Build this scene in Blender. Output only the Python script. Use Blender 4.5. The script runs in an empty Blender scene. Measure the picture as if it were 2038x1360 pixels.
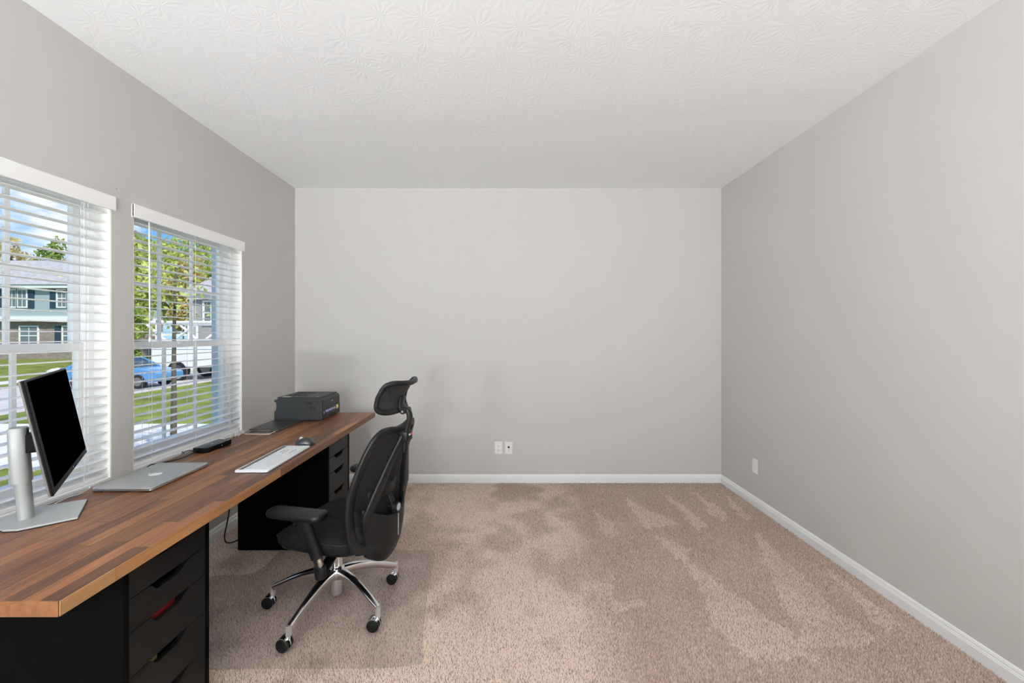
import bpy, bmesh, math, random
import numpy as np
from mathutils import Vector, Matrix, noise as mnoise

random.seed(7)
rng = np.random.default_rng(7)
scene = bpy.context.scene
COL = scene.collection
PI = math.pi

# ---------------------------------------------------------------- camera
cam_data = bpy.data.cameras.new('camera')
cam = bpy.data.objects.new('camera', cam_data)
COL.objects.link(cam)
cam.location = (0, 0, 1.38)
cam.rotation_euler = (PI / 2, 0, 0)
cam_data.sensor_width = 36.0
cam_data.lens = 36.0 * 845 / 2038
cam_data.shift_x = (1019 - 1007) / 2038
cam_data.shift_y = (665 - 680) / 2038
cam_data.clip_start = 0.05
cam_data.clip_end = 400
scene.camera = cam

# ---------------------------------------------------------------- exposure
vs = scene.view_settings
vs.view_transform = 'Standard'
vs.look = 'None'
vs.gamma = 1.0
vs.use_curve_mapping = False
vs.exposure = 0.0
scene.cycles.max_bounces = 14
scene.cycles.diffuse_bounces = 9
scene.cycles.use_adaptive_sampling = True
scene.cycles.adaptive_threshold = 0.025
scene.cycles.transparent_max_bounces = 24

# ---------------------------------------------------------------- world: blue sky with fair weather clouds
world = bpy.data.worlds.new('sky')
scene.world = world
world.use_nodes = True
wn = world.node_tree
wn.nodes.clear()


def W(t, **kw):
    n = wn.nodes.new(t)
    for k, v in kw.items():
        setattr(n, k, v)
    return n


w_out = W('ShaderNodeOutputWorld')
w_bg = W('ShaderNodeBackground')
w_bg.inputs['Strength'].default_value = 1.15
w_tc = W('ShaderNodeTexCoord')
w_sep = W('ShaderNodeSeparateXYZ')
w_ramp = W('ShaderNodeValToRGB')
w_ramp.color_ramp.elements[0].position = 0.0
w_ramp.color_ramp.elements[0].color = (0.42, 0.68, 0.95, 1)
w_ramp.color_ramp.elements[1].position = 0.45
w_ramp.color_ramp.elements[1].color = (0.10, 0.30, 0.80, 1)
e = w_ramp.color_ramp.elements.new(0.2)
e.color = (0.15, 0.44, 0.88, 1)
w_map = W('ShaderNodeMapping')
w_map.inputs['Scale'].default_value = (1.0, 1.0, 2.6)
w_noise = W('ShaderNodeTexNoise')
w_noise.inputs['Scale'].default_value = 5.2
w_noise.inputs['Detail'].default_value = 7
w_noise.inputs['Roughness'].default_value = 0.58
w_cr = W('ShaderNodeValToRGB')
w_cr.color_ramp.elements[0].position = 0.49
w_cr.color_ramp.elements[1].position = 0.65
w_mix = W('ShaderNodeMix', data_type='RGBA')
w_mix.inputs[7].default_value = (1.0, 1.0, 1.02, 1)
L = wn.links.new
L(w_tc.outputs['Generated'], w_sep.inputs[0])
L(w_sep.outputs['Z'], w_ramp.inputs[0])
L(w_tc.outputs['Generated'], w_map.inputs['Vector'])
L(w_map.outputs[0], w_noise.inputs['Vector'])
L(w_noise.outputs['Fac'], w_cr.inputs[0])
L(w_cr.outputs[0], w_mix.inputs[0])
L(w_ramp.outputs[0], w_mix.inputs[6])
L(w_mix.outputs[2], w_bg.inputs['Color'])
L(w_bg.outputs[0], w_out.inputs[0])

# ---------------------------------------------------------------- sun over the street
sd = bpy.data.lights.new('sun', 'SUN')
sd.energy = 5.5
sd.angle = 0.02
sd.color = (1.0, 0.95, 0.86)
sun = bpy.data.objects.new('sun', sd)
COL.objects.link(sun)
sun.rotation_euler = Vector((-0.55, 0.50, -0.75)).to_track_quat('-Z', 'Y').to_euler()

FILL_GLOBE_STRENGTH = 18.0  # strengths of the unseen fill lights added behind the camera
FILL_UPLIGHT_STRENGTH = 300.0

# ---------------------------------------------------------------- materials
MATS = {}


def new_mat(name):
    m = bpy.data.materials.new(name)
    m.use_nodes = True
    MATS[name] = m
    return m, m.node_tree, m.node_tree.nodes['Principled BSDF']


def pmat(name, col, rough=0.5, metal=0.0, bump=None, spec=None, var=None, coat=0.0):
    """principled; bump=(scale, strength, distance); var=(scale, amount) colour variation"""
    m, nt, p = new_mat(name)
    p.inputs['Base Color'].default_value = (*col, 1)
    p.inputs['Roughness'].default_value = rough
    p.inputs['Metallic'].default_value = metal
    if spec is not None:
        p.inputs['Specular IOR Level'].default_value = spec
    if coat:
        p.inputs['Coat Weight'].default_value = coat
    tc = nt.nodes.new('ShaderNodeTexCoord')
    if bump:
        n = nt.nodes.new('ShaderNodeTexNoise')
        n.inputs['Scale'].default_value = bump[0]
        n.inputs['Detail'].default_value = 3
        b = nt.nodes.new('ShaderNodeBump')
        b.inputs['Strength'].default_value = bump[1]
        b.inputs['Distance'].default_value = bump[2]
        nt.links.new(tc.outputs['Object'], n.inputs['Vector'])
        nt.links.new(n.outputs['Fac'], b.inputs['Height'])
        nt.links.new(b.outputs['Normal'], p.inputs['Normal'])
    if var:
        n = nt.nodes.new('ShaderNodeTexNoise')
        n.inputs['Scale'].default_value = var[0]
        n.inputs['Detail'].default_value = 4
        r = nt.nodes.new('ShaderNodeValToRGB')
        a = var[1]
        r.color_ramp.elements[0].position = 0.3
        r.color_ramp.elements[1].position = 0.7
        r.color_ramp.elements[0].color = (*[c * (1 - a) for c in col], 1)
        r.color_ramp.elements[1].color = (*[min(1, c * (1 + a)) for c in col], 1)
        nt.links.new(tc.outputs['Object'], n.inputs['Vector'])
        nt.links.new(n.outputs['Fac'], r.inputs[0])
        nt.links.new(r.outputs[0], p.inputs['Base Color'])
    return m


pmat('wall_paint', (0.568, 0.553, 0.532), 0.75, bump=(90, 0.05, 0.002), spec=0.25)
pmat('return_daylit_white', (0.84, 0.83, 0.80), 0.6, bump=(90, 0.05, 0.002), spec=0.3)  # wall returns made near white, direct daylight put into the colour
pmat('trim_white', (0.86, 0.87, 0.88), 0.35)
pmat('vinyl_white', (0.94, 0.94, 0.93), 0.35)
pmat('slat_white', (0.92, 0.915, 0.91), 0.4)
pmat('black_lacquer', (0.002, 0.002, 0.002), 0.5, bump=(40, 0.03, 0.001), spec=0.035)
pmat('drawer_black', (0.0085, 0.0080, 0.0075), 0.40, bump=(60, 0.03, 0.001), spec=0.2)
pmat('inner_black', (0.006, 0.006, 0.006), 0.8)
pmat('black_plastic', (0.008, 0.008, 0.0085), 0.40, bump=(600, 0.05, 0.0006), spec=0.28)
pmat('matte_black', (0.006, 0.006, 0.006), 0.5, spec=0.25)
pmat('seat_fabric', (0.007, 0.007, 0.008), 0.85, bump=(900, 0.25, 0.001), var=(6, 0.3), spec=0.2)
pmat('chrome', (0.90, 0.90, 0.91), 0.17, 1.0)
pmat('chrome_bright', (0.92, 0.92, 0.93), 0.32, 0.85)
pmat('stand_grey', (0.36, 0.375, 0.37), 0.5, 0.3)
pmat('screw_hole', (0.44, 0.43, 0.41), 0.8)
pmat('logo_white', (0.95, 0.95, 0.96), 0.35)
pmat('chrome_soft', (0.72, 0.68, 0.64), 0.25, 1.0)
pmat('silver', (0.50, 0.515, 0.51), 0.5, 0.35)
pmat('space_grey', (0.52, 0.53, 0.53), 0.36, 0.6)
pmat('case_grey', (0.40, 0.40, 0.40), 0.22, 0.95)
pmat('space_grey_dark', (0.22, 0.21, 0.21), 0.35, 0.8)
pmat('graphite', (0.055, 0.055, 0.06), 0.32, 0.5)
pmat('screen_black', (0.0004, 0.0004, 0.0004), 0.9, spec=0.0)
pmat('bezel_black', (0.005, 0.005, 0.005), 0.45, spec=0.08)
pmat('panel_edge', (0.16, 0.15, 0.14), 0.5, 0.3)
pmat('printer_body', (0.030, 0.032, 0.033), 0.5, bump=(700, 0.15, 0.0006))
pmat('printer_dark', (0.010, 0.010, 0.010), 0.45)
pmat('key_white', (0.70, 0.715, 0.74), 0.4)
pmat('key_tray', (0.10, 0.10, 0.10), 0.35)
pmat('print_dark', (0.05, 0.05, 0.05), 0.6)
pmat('print_white', (0.85, 0.85, 0.86), 0.5)
pmat('print_yellow', (0.85, 0.55, 0.06), 0.5)
pmat('print_blue', (0.06, 0.10, 0.5), 0.5)
pmat('print_red', (0.7, 0.08, 0.05), 0.5)
pmat('gold_edge', (0.75, 0.62, 0.50), 0.3, 0.6)
pmat('phone_glass', (0.03, 0.028, 0.026), 0.15)
pmat('red_card', (0.28, 0.012, 0.012), 0.5)
pmat('wood_scrap', (0.45, 0.30, 0.14), 0.6)
pmat('plate_white', (0.82, 0.83, 0.83), 0.3)
pmat('slot_dark', (0.02, 0.02, 0.02), 0.6)
pmat('cable_black', (0.01, 0.01, 0.01), 0.45)
pmat('cord_white', (0.85, 0.85, 0.84), 0.6)
pmat('lamp_metal', (0.3, 0.29, 0.27), 0.35, 0.9)
# outdoors
pmat('grass', (0.175, 0.210, 0.045), 0.9, bump=(9, 0.6, 0.08), var=(1.1, 0.35), spec=0.1)
pmat('concrete', (0.62, 0.60, 0.57), 0.85, var=(3, 0.08))
pmat('street', (0.50, 0.46, 0.44), 0.9, var=(2, 0.1))
pmat('siding_blue', (0.36, 0.43, 0.45), 0.7)
pmat('siding_grey', (0.34, 0.345, 0.35), 0.7)
pmat('own_siding', (0.34, 0.39, 0.42), 0.7)
pmat('shutter_navy', (0.02, 0.05, 0.08), 0.6)
pmat('house_trim', (0.80, 0.80, 0.80), 0.6)
pmat('house_glass', (0.16, 0.19, 0.20), 0.12)
pmat('bark', (0.10, 0.085, 0.065), 0.9, bump=(20, 0.5, 0.02))
pmat('car_blue', (0.10, 0.30, 0.58), 0.25, 0.2, coat=0.6)
pmat('car_glass', (0.03, 0.035, 0.04), 0.08)
pmat('rubber', (0.015, 0.015, 0.015), 0.7)
pmat('truck_white', (0.80, 0.80, 0.80), 0.35)
pmat('tail_red', (0.6, 0.04, 0.02), 0.4)


def leaf_mat(name, c0, c1):
    m, nt, p = new_mat(name)
    p.inputs['Roughness'].default_value = 0.7
    tc = nt.nodes.new('ShaderNodeTexCoord')
    n = nt.nodes.new('ShaderNodeTexNoise')
    n.inputs['Scale'].default_value = 0.9
    n.inputs['Detail'].default_value = 5
    r = nt.nodes.new('ShaderNodeValToRGB')
    r.color_ramp.elements[0].position = 0.35
    r.color_ramp.elements[1].position = 0.65
    r.color_ramp.elements[0].color = (*c0, 1)
    r.color_ramp.elements[1].color = (*c1, 1)
    nt.links.new(tc.outputs['Object'], n.inputs['Vector'])
    nt.links.new(n.outputs['Fac'], r.inputs[0])
    nt.links.new(r.outputs[0], p.inputs['Base Color'])
    t = nt.nodes.new('ShaderNodeBsdfTranslucent')
    nt.links.new(r.outputs[0], t.inputs['Color'])
    mx = nt.nodes.new('ShaderNodeMixShader')
    mx.inputs[0].default_value = 0.45
    nt.links.new(p.outputs[0], mx.inputs[1])
    nt.links.new(t.outputs[0], mx.inputs[2])
    nt.links.new(mx.outputs[0], nt.nodes['Material Output'].inputs[0])
    return m


leaf_mat('leaf_green', (0.20, 0.29, 0.045), (0.45, 0.54, 0.13))
leaf_mat('leaf_lime', (0.36, 0.43, 0.08), (0.70, 0.72, 0.22))
leaf_mat('leaf_gold', (0.50, 0.38, 0.13), (0.75, 0.62, 0.27))
leaf_mat('leaf_dark', (0.07, 0.13, 0.025), (0.18, 0.27, 0.05))


def roof_mat():
    m, nt, p = new_mat('shingle')
    p.inputs['Roughness'].default_value = 0.9
    tc = nt.nodes.new('ShaderNodeTexCoord')
    mp = nt.nodes.new('ShaderNodeMapping')
    mp.inputs['Scale'].default_value = (1.5, 6, 6)
    n = nt.nodes.new('ShaderNodeTexNoise')
    n.inputs['Scale'].default_value = 1.2
    n.inputs['Detail'].default_value = 4
    r = nt.nodes.new('ShaderNodeValToRGB')
    r.color_ramp.elements[0].position = 0.35
    r.color_ramp.elements[1].position = 0.65
    r.color_ramp.elements[0].color = (0.31, 0.30, 0.30, 1)
    r.color_ramp.elements[1].color = (0.45, 0.435, 0.44, 1)
    nt.links.new(tc.outputs['Object'], mp.inputs[0])
    nt.links.new(mp.outputs[0], n.inputs['Vector'])
    nt.links.new(n.outputs['Fac'], r.inputs[0])
    nt.links.new(r.outputs[0], p.inputs['Base Color'])


roof_mat()


def brick_mat():
    m, nt, p = new_mat('far_brick')
    p.inputs['Roughness'].default_value = 0.9
    tc = nt.nodes.new('ShaderNodeTexCoord')
    sp = nt.nodes.new('ShaderNodeSeparateXYZ')
    cb = nt.nodes.new('ShaderNodeCombineXYZ')
    b = nt.nodes.new('ShaderNodeTexBrick')
    b.inputs['Scale'].default_value = 1.0
    b.inputs['Brick Width'].default_value = 0.42
    b.inputs['Row Height'].default_value = 0.15
    b.inputs['Mortar Size'].default_value = 0.02
    b.inputs['Color1'].default_value = (0.22, 0.17, 0.14, 1)
    b.inputs['Color2'].default_value = (0.33, 0.27, 0.23, 1)
    b.inputs['Mortar'].default_value = (0.30, 0.28, 0.26, 1)
    nt.links.new(tc.outputs['Object'], sp.inputs[0])
    nt.links.new(sp.outputs['X'], cb.inputs['X'])
    nt.links.new(sp.outputs['Z'], cb.inputs['Y'])
    nt.links.new(cb.outputs[0], b.inputs['Vector'])
    nt.links.new(b.outputs['Color'], p.inputs['Base Color'])


brick_mat()


def ceiling_mat():
    """stomped plaster: fans of ridges radiating from scattered centres"""
    m, nt, p = new_mat('ceiling_plaster')
    N, K = nt.nodes.new, nt.links.new
    p.inputs['Base Color'].default_value = (0.92, 0.935, 0.94, 1)
    p.inputs['Roughness'].default_value = 0.9
    p.inputs['Specular IOR Level'].default_value = 0.1
    tc = N('ShaderNodeTexCoord')
    sc = N('ShaderNodeVectorMath'); sc.operation = 'MULTIPLY'
    sc.inputs[1].default_value = (6.0, 6.0, 0.0)
    K(tc.outputs['Object'], sc.inputs[0])
    v = N('ShaderNodeTexVoronoi'); v.voronoi_dimensions = '2D'; v.inputs['Scale'].default_value = 1.0
    K(sc.outputs[0], v.inputs['Vector'])
    sub = N('ShaderNodeVectorMath'); sub.operation = 'SUBTRACT'
    K(sc.outputs[0], sub.inputs[0]); K(v.outputs['Position'], sub.inputs[1])
    sp = N('ShaderNodeSeparateXYZ'); K(sub.outputs[0], sp.inputs[0])
    at = N('ShaderNodeMath'); at.operation = 'ARCTAN2'
    K(sp.outputs['Y'], at.inputs[0]); K(sp.outputs['X'], at.inputs[1])
    ns = N('ShaderNodeTexNoise'); ns.inputs['Scale'].default_value = 22; ns.inputs['Detail'].default_value = 3
    K(tc.outputs['Object'], ns.inputs['Vector'])
    mu = N('ShaderNodeMath'); mu.operation = 'MULTIPLY_ADD'
    mu.inputs[1].default_value = 15.0
    nm = N('ShaderNodeMath'); nm.operation = 'MULTIPLY'; nm.inputs[1].default_value = 9.0
    K(ns.outputs['Fac'], nm.inputs[0])
    K(at.outputs[0], mu.inputs[0]); K(nm.outputs[0], mu.inputs[2])
    si = N('ShaderNodeMath'); si.operation = 'SINE'; K(mu.outputs[0], si.inputs[0])
    ad = N('ShaderNodeMath'); ad.operation = 'MULTIPLY_ADD'; ad.inputs[1].default_value = 0.5
    K(si.outputs[0], ad.inputs[0]); K(ns.outputs['Fac'], ad.inputs[2])
    b = N('ShaderNodeBump'); b.inputs['Strength'].default_value = 0.11; b.inputs['Distance'].default_value = 0.004
    K(ad.outputs[0], b.inputs['Height']); K(b.outputs[0], p.inputs['Normal'])


ceiling_mat()


def walnut_mat(name, dark, mid, light, rough, coat):
    m, nt, p = new_mat(name)
    N, K = nt.nodes.new, nt.links.new
    tc = N('ShaderNodeTexCoord'); oi = N('ShaderNodeObjectInfo')
    mul = N('ShaderNodeMath'); mul.operation = 'MULTIPLY'; mul.inputs[1].default_value = 57.0
    K(oi.outputs['Random'], mul.inputs[0])
    add = N('ShaderNodeVectorMath'); add.operation = 'ADD'
    K(tc.outputs['Object'], add.inputs[0]); K(mul.outputs[0], add.inputs[1])
    mp = N('ShaderNodeMapping'); mp.inputs['Scale'].default_value = (48, 2.6, 48)
    K(add.outputs[0], mp.inputs[0])
    n1 = N('ShaderNodeTexNoise'); n1.inputs['Scale'].default_value = 1.0; n1.inputs['Detail'].default_value = 6
    n1.inputs['Distortion'].default_value = 0.6
    K(mp.outputs[0], n1.inputs['Vector'])
    mp2 = N('ShaderNodeMapping'); mp2.inputs['Scale'].default_value = (420, 14, 420)
    K(add.outputs[0], mp2.inputs[0])
    n2 = N('ShaderNodeTexNoise'); n2.inputs['Scale'].default_value = 1.0; n2.inputs['Detail'].default_value = 2
    K(mp2.outputs[0], n2.inputs['Vector'])
    # per-stave tone + grain
    a = N('ShaderNodeMath'); a.operation = 'MULTIPLY_ADD'; a.inputs[1].default_value = 0.46
    K(oi.outputs['Random'], a.inputs[0])
    g = N('ShaderNodeMath'); g.operation = 'MULTIPLY_ADD'; g.inputs[1].default_value = 0.75; g.inputs[2].default_value = -0.17
    K(n1.outputs['Fac'], g.inputs[0]); K(g.outputs[0], a.inputs[2])
    h = N('ShaderNodeMath'); h.operation = 'MULTIPLY_ADD'; h.inputs[1].default_value = 0.35
    K(n2.outputs['Fac'], h.inputs[0]); K(a.outputs[0], h.inputs[2])
    r = N('ShaderNodeValToRGB')
    el = r.color_ramp.elements
    el[0].position = 0.22; el[0].color = (*dark, 1)
    el[1].position = 0.95; el[1].color = (*light, 1)
    e = el.new(0.58); e.color = (*mid, 1)
    K(h.outputs[0], r.inputs[0]); K(r.outputs[0], p.inputs['Base Color'])
    p.inputs['Roughness'].default_value = rough
    p.inputs['Coat Weight'].default_value = coat
    p.inputs['Coat Roughness'].default_value = 0.28
    b = N('ShaderNodeBump'); b.inputs['Strength'].default_value = 0.08; b.inputs['Distance'].default_value = 0.001
    K(n2.outputs['Fac'], b.inputs['Height']); K(b.outputs[0], p.inputs['Normal'])


walnut_mat('walnut', (0.042, 0.0145, 0.006), (0.150, 0.054, 0.019), (0.34, 0.140, 0.048), 0.46, 0.22)

walnut_mat('edge_pale', (0.26, 0.125, 0.048), (0.40, 0.215, 0.092), (0.52, 0.31, 0.15), 0.5, 0.05)
walnut_mat('edge_orange', (0.19, 0.075, 0.024), (0.33, 0.148, 0.052), (0.45, 0.23, 0.095), 0.5, 0.05)
walnut_mat('edge_brown', (0.10, 0.036, 0.013), (0.19, 0.075, 0.027), (0.30, 0.13, 0.05), 0.5, 0.05)


def carpet_mats():
    # backing
    pmat('carpet_backing', (0.42, 0.335, 0.28), 0.95, bump=(400, 0.5, 0.003), var=(120, 0.3), spec=0.05)
    m, nt, p = new_mat('carpet_pile')
    N, K = nt.nodes.new, nt.links.new
    at = N('ShaderNodeAttribute'); at.attribute_name = 'nap'
    r = N('ShaderNodeValToRGB')
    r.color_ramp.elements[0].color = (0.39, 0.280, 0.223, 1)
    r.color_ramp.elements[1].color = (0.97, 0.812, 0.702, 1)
    K(at.outputs['Fac'], r.inputs[0]); K(r.outputs[0], p.inputs['Base Color'])
    p.inputs['Roughness'].default_value = 0.95
    p.inputs['Specular IOR Level'].default_value = 0.1
    p.inputs['Sheen Weight'].default_value = 0.15


carpet_mats()


def glass_mat(name, tint=(0.97, 0.985, 0.98), refl=0.08):
    m, nt, p = new_mat(name)
    nt.nodes.remove(p)
    N, K = nt.nodes.new, nt.links.new
    t = N('ShaderNodeBsdfTransparent'); t.inputs[0].default_value = (*tint, 1)
    g = N('ShaderNodeBsdfGlossy'); g.inputs['Roughness'].default_value = 0.02
    lw = N('ShaderNodeLayerWeight'); lw.inputs[0].default_value = 0.25
    mu = N('ShaderNodeMath'); mu.operation = 'MULTIPLY'; mu.inputs[1].default_value = refl * 4
    K(lw.outputs['Fresnel'], mu.inputs[0])
    geo = N('ShaderNodeNewGeometry')
    fb = N('ShaderNodeMath'); fb.operation = 'SUBTRACT'; fb.inputs[0].default_value = 1.0
    K(geo.outputs['Backfacing'], fb.inputs[1])
    mu2 = N('ShaderNodeMath'); mu2.operation = 'MULTIPLY'
    K(mu.outputs[0], mu2.inputs[0]); K(fb.outputs[0], mu2.inputs[1])
    mx = N('ShaderNodeMixShader'); K(mu2.outputs[0], mx.inputs[0])
    K(t.outputs[0], mx.inputs[1]); K(g.outputs[0], mx.inputs[2])
    K(mx.outputs[0], nt.nodes['Material Output'].inputs[0])


glass_mat('window_glass', refl=0.04)


def mat_mat():
    """clear vinyl chair mat, slightly dull and dimpled"""
    m, nt, p = new_mat('clear_vinyl')
    nt.nodes.remove(p)
    N, K = nt.nodes.new, nt.links.new
    t = N('ShaderNodeBsdfTransparent'); t.inputs[0].default_value = (0.975, 0.972, 0.976, 1)
    d = N('ShaderNodeBsdfDiffuse'); d.inputs[0].default_value = (0.50, 0.44, 0.415, 1)
    g = N('ShaderNodeBsdfGlossy'); g.inputs['Roughness'].default_value = 0.16
    tc = N('ShaderNodeTexCoord')
    n = N('ShaderNodeTexNoise'); n.inputs['Scale'].default_value = 7; n.inputs['Detail'].default_value = 3
    K(tc.outputs['Object'], n.inputs['Vector'])
    b = N('ShaderNodeBump'); b.inputs['Strength'].default_value = 0.35; b.inputs['Distance'].default_value = 0.012
    K(n.outputs['Fac'], b.inputs['Height'])
    K(b.outputs[0], g.inputs['Normal'])
    m1 = N('ShaderNodeMixShader'); m1.inputs[0].default_value = 0.06
    K(t.outputs[0], m1.inputs[1]); K(d.outputs[0], m1.inputs[2])
    fr = N('ShaderNodeFresnel'); fr.inputs[0].default_value = 1.45
    K(b.outputs[0], fr.inputs['Normal'])
    geo = N('ShaderNodeNewGeometry')
    fb = N('ShaderNodeMath'); fb.operation = 'SUBTRACT'; fb.inputs[0].default_value = 1.0
    K(geo.outputs['Backfacing'], fb.inputs[1])
    mu = N('ShaderNodeMath'); mu.operation = 'MULTIPLY'
    K(fr.outputs[0], mu.inputs[0]); K(fb.outputs[0], mu.inputs[1])
    m2 = N('ShaderNodeMixShader'); K(mu.outputs[0], m2.inputs[0])
    K(m1.outputs[0], m2.inputs[1]); K(g.outputs[0], m2.inputs[2])
    K(m2.outputs[0], nt.nodes['Material Output'].inputs[0])


mat_mat()


def mesh_fabric():
    m, nt, p = new_mat('mesh_fabric')
    N, K = nt.nodes.new, nt.links.new
    p.inputs['Base Color'].default_value = (0.012, 0.012, 0.013, 1)
    p.inputs['Roughness'].default_value = 0.7
    t = N('ShaderNodeBsdfTransparent')
    mx = N('ShaderNodeMixShader'); mx.inputs[0].default_value = 0.13
    K(p.outputs[0], mx.inputs[1]); K(t.outputs[0], mx.inputs[2])
    K(mx.outputs[0], nt.nodes['Material Output'].inputs[0])


mesh_fabric()


def emit_mat(name, col, s):
    m, nt, p = new_mat(name)
    nt.nodes.remove(p)
    em = nt.nodes.new('ShaderNodeEmission')
    em.inputs[0].default_value = (*col, 1)
    em.inputs[1].default_value = s
    nt.links.new(em.outputs[0], nt.nodes['Material Output'].inputs[0])


emit_mat('fill_globe_glow', (0.915, 0.962, 1.0), FILL_GLOBE_STRENGTH)
emit_mat('fill_uplight_glow', (0.915, 0.962, 1.0), FILL_UPLIGHT_STRENGTH)


def clear_wrap():
    m, nt, p = new_mat('clear_wrap')
    nt.nodes.remove(p)
    N, K = nt.nodes.new, nt.links.new
    t = N('ShaderNodeBsdfTransparent')
    g = N('ShaderNodeBsdfPrincipled')
    g.inputs['Base Color'].default_value = (0.75, 0.76, 0.76, 1)
    g.inputs['Roughness'].default_value = 0.15
    mx = N('ShaderNodeMixShader'); mx.inputs[0].default_value = 0.45
    K(t.outputs[0], mx.inputs[1]); K(g.outputs[0], mx.inputs[2])
    K(mx.outputs[0], nt.nodes['Material Output'].inputs[0])


clear_wrap()

# ---------------------------------------------------------------- object helpers


def tag(o, label=None, cat=None, group=None, kind=None):
    if label:
        o['label'] = label
    if cat:
        o['category'] = cat
    if group:
        o['group'] = group
    if kind:
        o['kind'] = kind
    return o


def empty(name, loc=(0, 0, 0), rz=0.0, parent=None):
    o = bpy.data.objects.new(name, None)
    o.empty_display_size = 0.05
    COL.objects.link(o)
    o.location = loc
    o.rotation_euler = (0, 0, rz)
    o.parent = parent
    return o


def link_mesh(name, me, mat, parent=None, loc=(0, 0, 0), rot=(0, 0, 0), smooth=False):
    o = bpy.data.objects.new(name, me)
    COL.objects.link(o)
    if mat:
        me.materials.clear()
        me.materials.append(MATS[mat])
    if smooth:
        me.shade_smooth()
    o.location = loc
    o.rotation_euler = rot
    o.parent = parent
    return o


class MB:
    """collects shapes into one mesh"""

    def __init__(self):
        self.bm = bmesh.new()

    def box(self, x0, x1, y0, y1, z0, z1, bev=0.0, seg=2):
        r = bmesh.ops.create_cube(self.bm, size=1.0)
        vs_ = r['verts']
        for v in vs_:
            v.co = Vector(((x0 + x1) / 2 + v.co.x * (x1 - x0), (y0 + y1) / 2 + v.co.y * (y1 - y0),
                           (z0 + z1) / 2 + v.co.z * (z1 - z0)))
        if bev:
            es = list({e for v in vs_ for e in v.link_edges})
            bmesh.ops.bevel(self.bm, geom=es, offset=bev, segments=seg, profile=0.5, affect='EDGES')
        return self

    def loft(self, rings, closed=True, caps=True, loop=False):
        bm = self.bm
        vr = [[bm.verts.new(p) for p in r] for r in rings]
        n = len(vr[0])
        m = len(vr)
        for i in range(m if loop else m - 1):
            a, b = vr[i], vr[(i + 1) % m]
            for j in range(n if closed else n - 1):
                k = (j + 1) % n
                try:
                    bm.faces.new((a[j], a[k], b[k], b[j]))
                except ValueError:
                    pass
        if caps and closed and not loop:
            for r in (vr[0], vr[-1]):
                try:
                    bm.faces.new(r)
                except ValueError:
                    pass
        return self

    def cyl(self, p0, p1, r0, r1=None, seg=16, caps=True):
        p0, p1 = Vector(p0), Vector(p1)
        r1 = r0 if r1 is None else r1
        d = (p1 - p0).normalized()
        a = d.orthogonal().normalized()
        b = d.cross(a)
        R = []
        for p, r in ((p0, r0), (p1, r1)):
            R.append([p + (a * math.cos(t) + b * math.sin(t)) * r for t in [2 * PI * i / seg for i in range(seg)]])
        return self.loft(R, caps=caps)

    def lathe(self, prof, seg=24, c=(0, 0, 0)):
        R = []
        for (r, z) in prof:
            R.append([Vector((c[0] + r * math.cos(2 * PI * i / seg), c[1] + r * math.sin(2 * PI * i / seg), c[2] + z))
                      for i in range(seg)])
        return self.loft(R)

    def sweep(self, pts, w, h, up=(0, 0, 1), seg=12, p=2.0, loop=False):
        """superellipse section swept along pts; w,h scalars or lists: w across, h along `up`"""
        pts = [Vector(q) for q in pts]
        n = len(pts)
        R = []
        for i, q in enumerate(pts):
            if loop:
                t = pts[(i + 1) % n] - pts[i - 1]
            else:
                t = pts[min(i + 1, n - 1)] - pts[max(i - 1, 0)]
            t.normalize()
            upv = Vector(up(i) if callable(up) else up)
            s = t.cross(upv)
            if s.length < 1e-6:
                s = t.orthogonal()
            s.normalize()
            u = s.cross(t).normalized()
            ww = w[i] if isinstance(w, (list, tuple)) else w
            hh = h[i] if isinstance(h, (list, tuple)) else h
            ring = []
            for j in range(seg):
                a = 2 * PI * j / seg
                c, sn = math.cos(a), math.sin(a)
                x = math.copysign(abs(c) ** (2 / p), c) * ww / 2
                y = math.copysign(abs(sn) ** (2 / p), sn) * hh / 2
                ring.append(q + s * x + u * y)
            R.append(ring)
        return self.loft(R, loop=loop)

    def prism(self, poly, axis, a0, a1):
        """polygon in the plane normal to axis ('x','y','z'), extruded a0..a1"""
        def P(q, a):
            if axis == 'x':
                return Vector((a, q[0], q[1]))
            if axis == 'y':
                return Vector((q[0], a, q[1]))
            return Vector((q[0], q[1], a))
        bm = self.bm
        A = [bm.verts.new(P(q, a0)) for q in poly]
        B = [bm.verts.new(P(q, a1)) for q in poly]
        n = len(poly)
        bm.faces.new(A)
        bm.faces.new(B)
        for i in range(n):
            bm.faces.new((A[i], A[(i + 1) % n], B[(i + 1) % n], B[i]))
        return self

    def grid(self, f, nu, nv):
        bm = self.bm
        g = [[bm.verts.new(f(i / nu, j / nv)) for j in range(nv + 1)] for i in range(nu + 1)]
        for i in range(nu):
            for j in range(nv):
                bm.faces.new((g[i][j], g[i + 1][j], g[i + 1][j + 1], g[i][j + 1]))
        return self

    def mesh(self, name):
        bmesh.ops.recalc_face_normals(self.bm, faces=self.bm.faces[:])
        me = bpy.data.meshes.new(name)
        self.bm.to_mesh(me)
        self.bm.free()
        return me

    def build(self, name, mat, parent=None, smooth=False, loc=(0, 0, 0), rot=(0, 0, 0), subsurf=0, solid=0.0, angle=None):
        me = self.mesh(name)
        o = link_mesh(name, me, mat, parent, loc, rot, smooth)
        if smooth and angle:
            me.set_sharp_from_angle(angle=math.radians(angle))
        if solid:
            md = o.modifiers.new('solid', 'SOLIDIFY')
            md.thickness = solid
            md.offset = 0
        if subsurf:
            md = o.modifiers.new('sub', 'SUBSURF')
            md.levels = md.render_levels = subsurf
        return o


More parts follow.
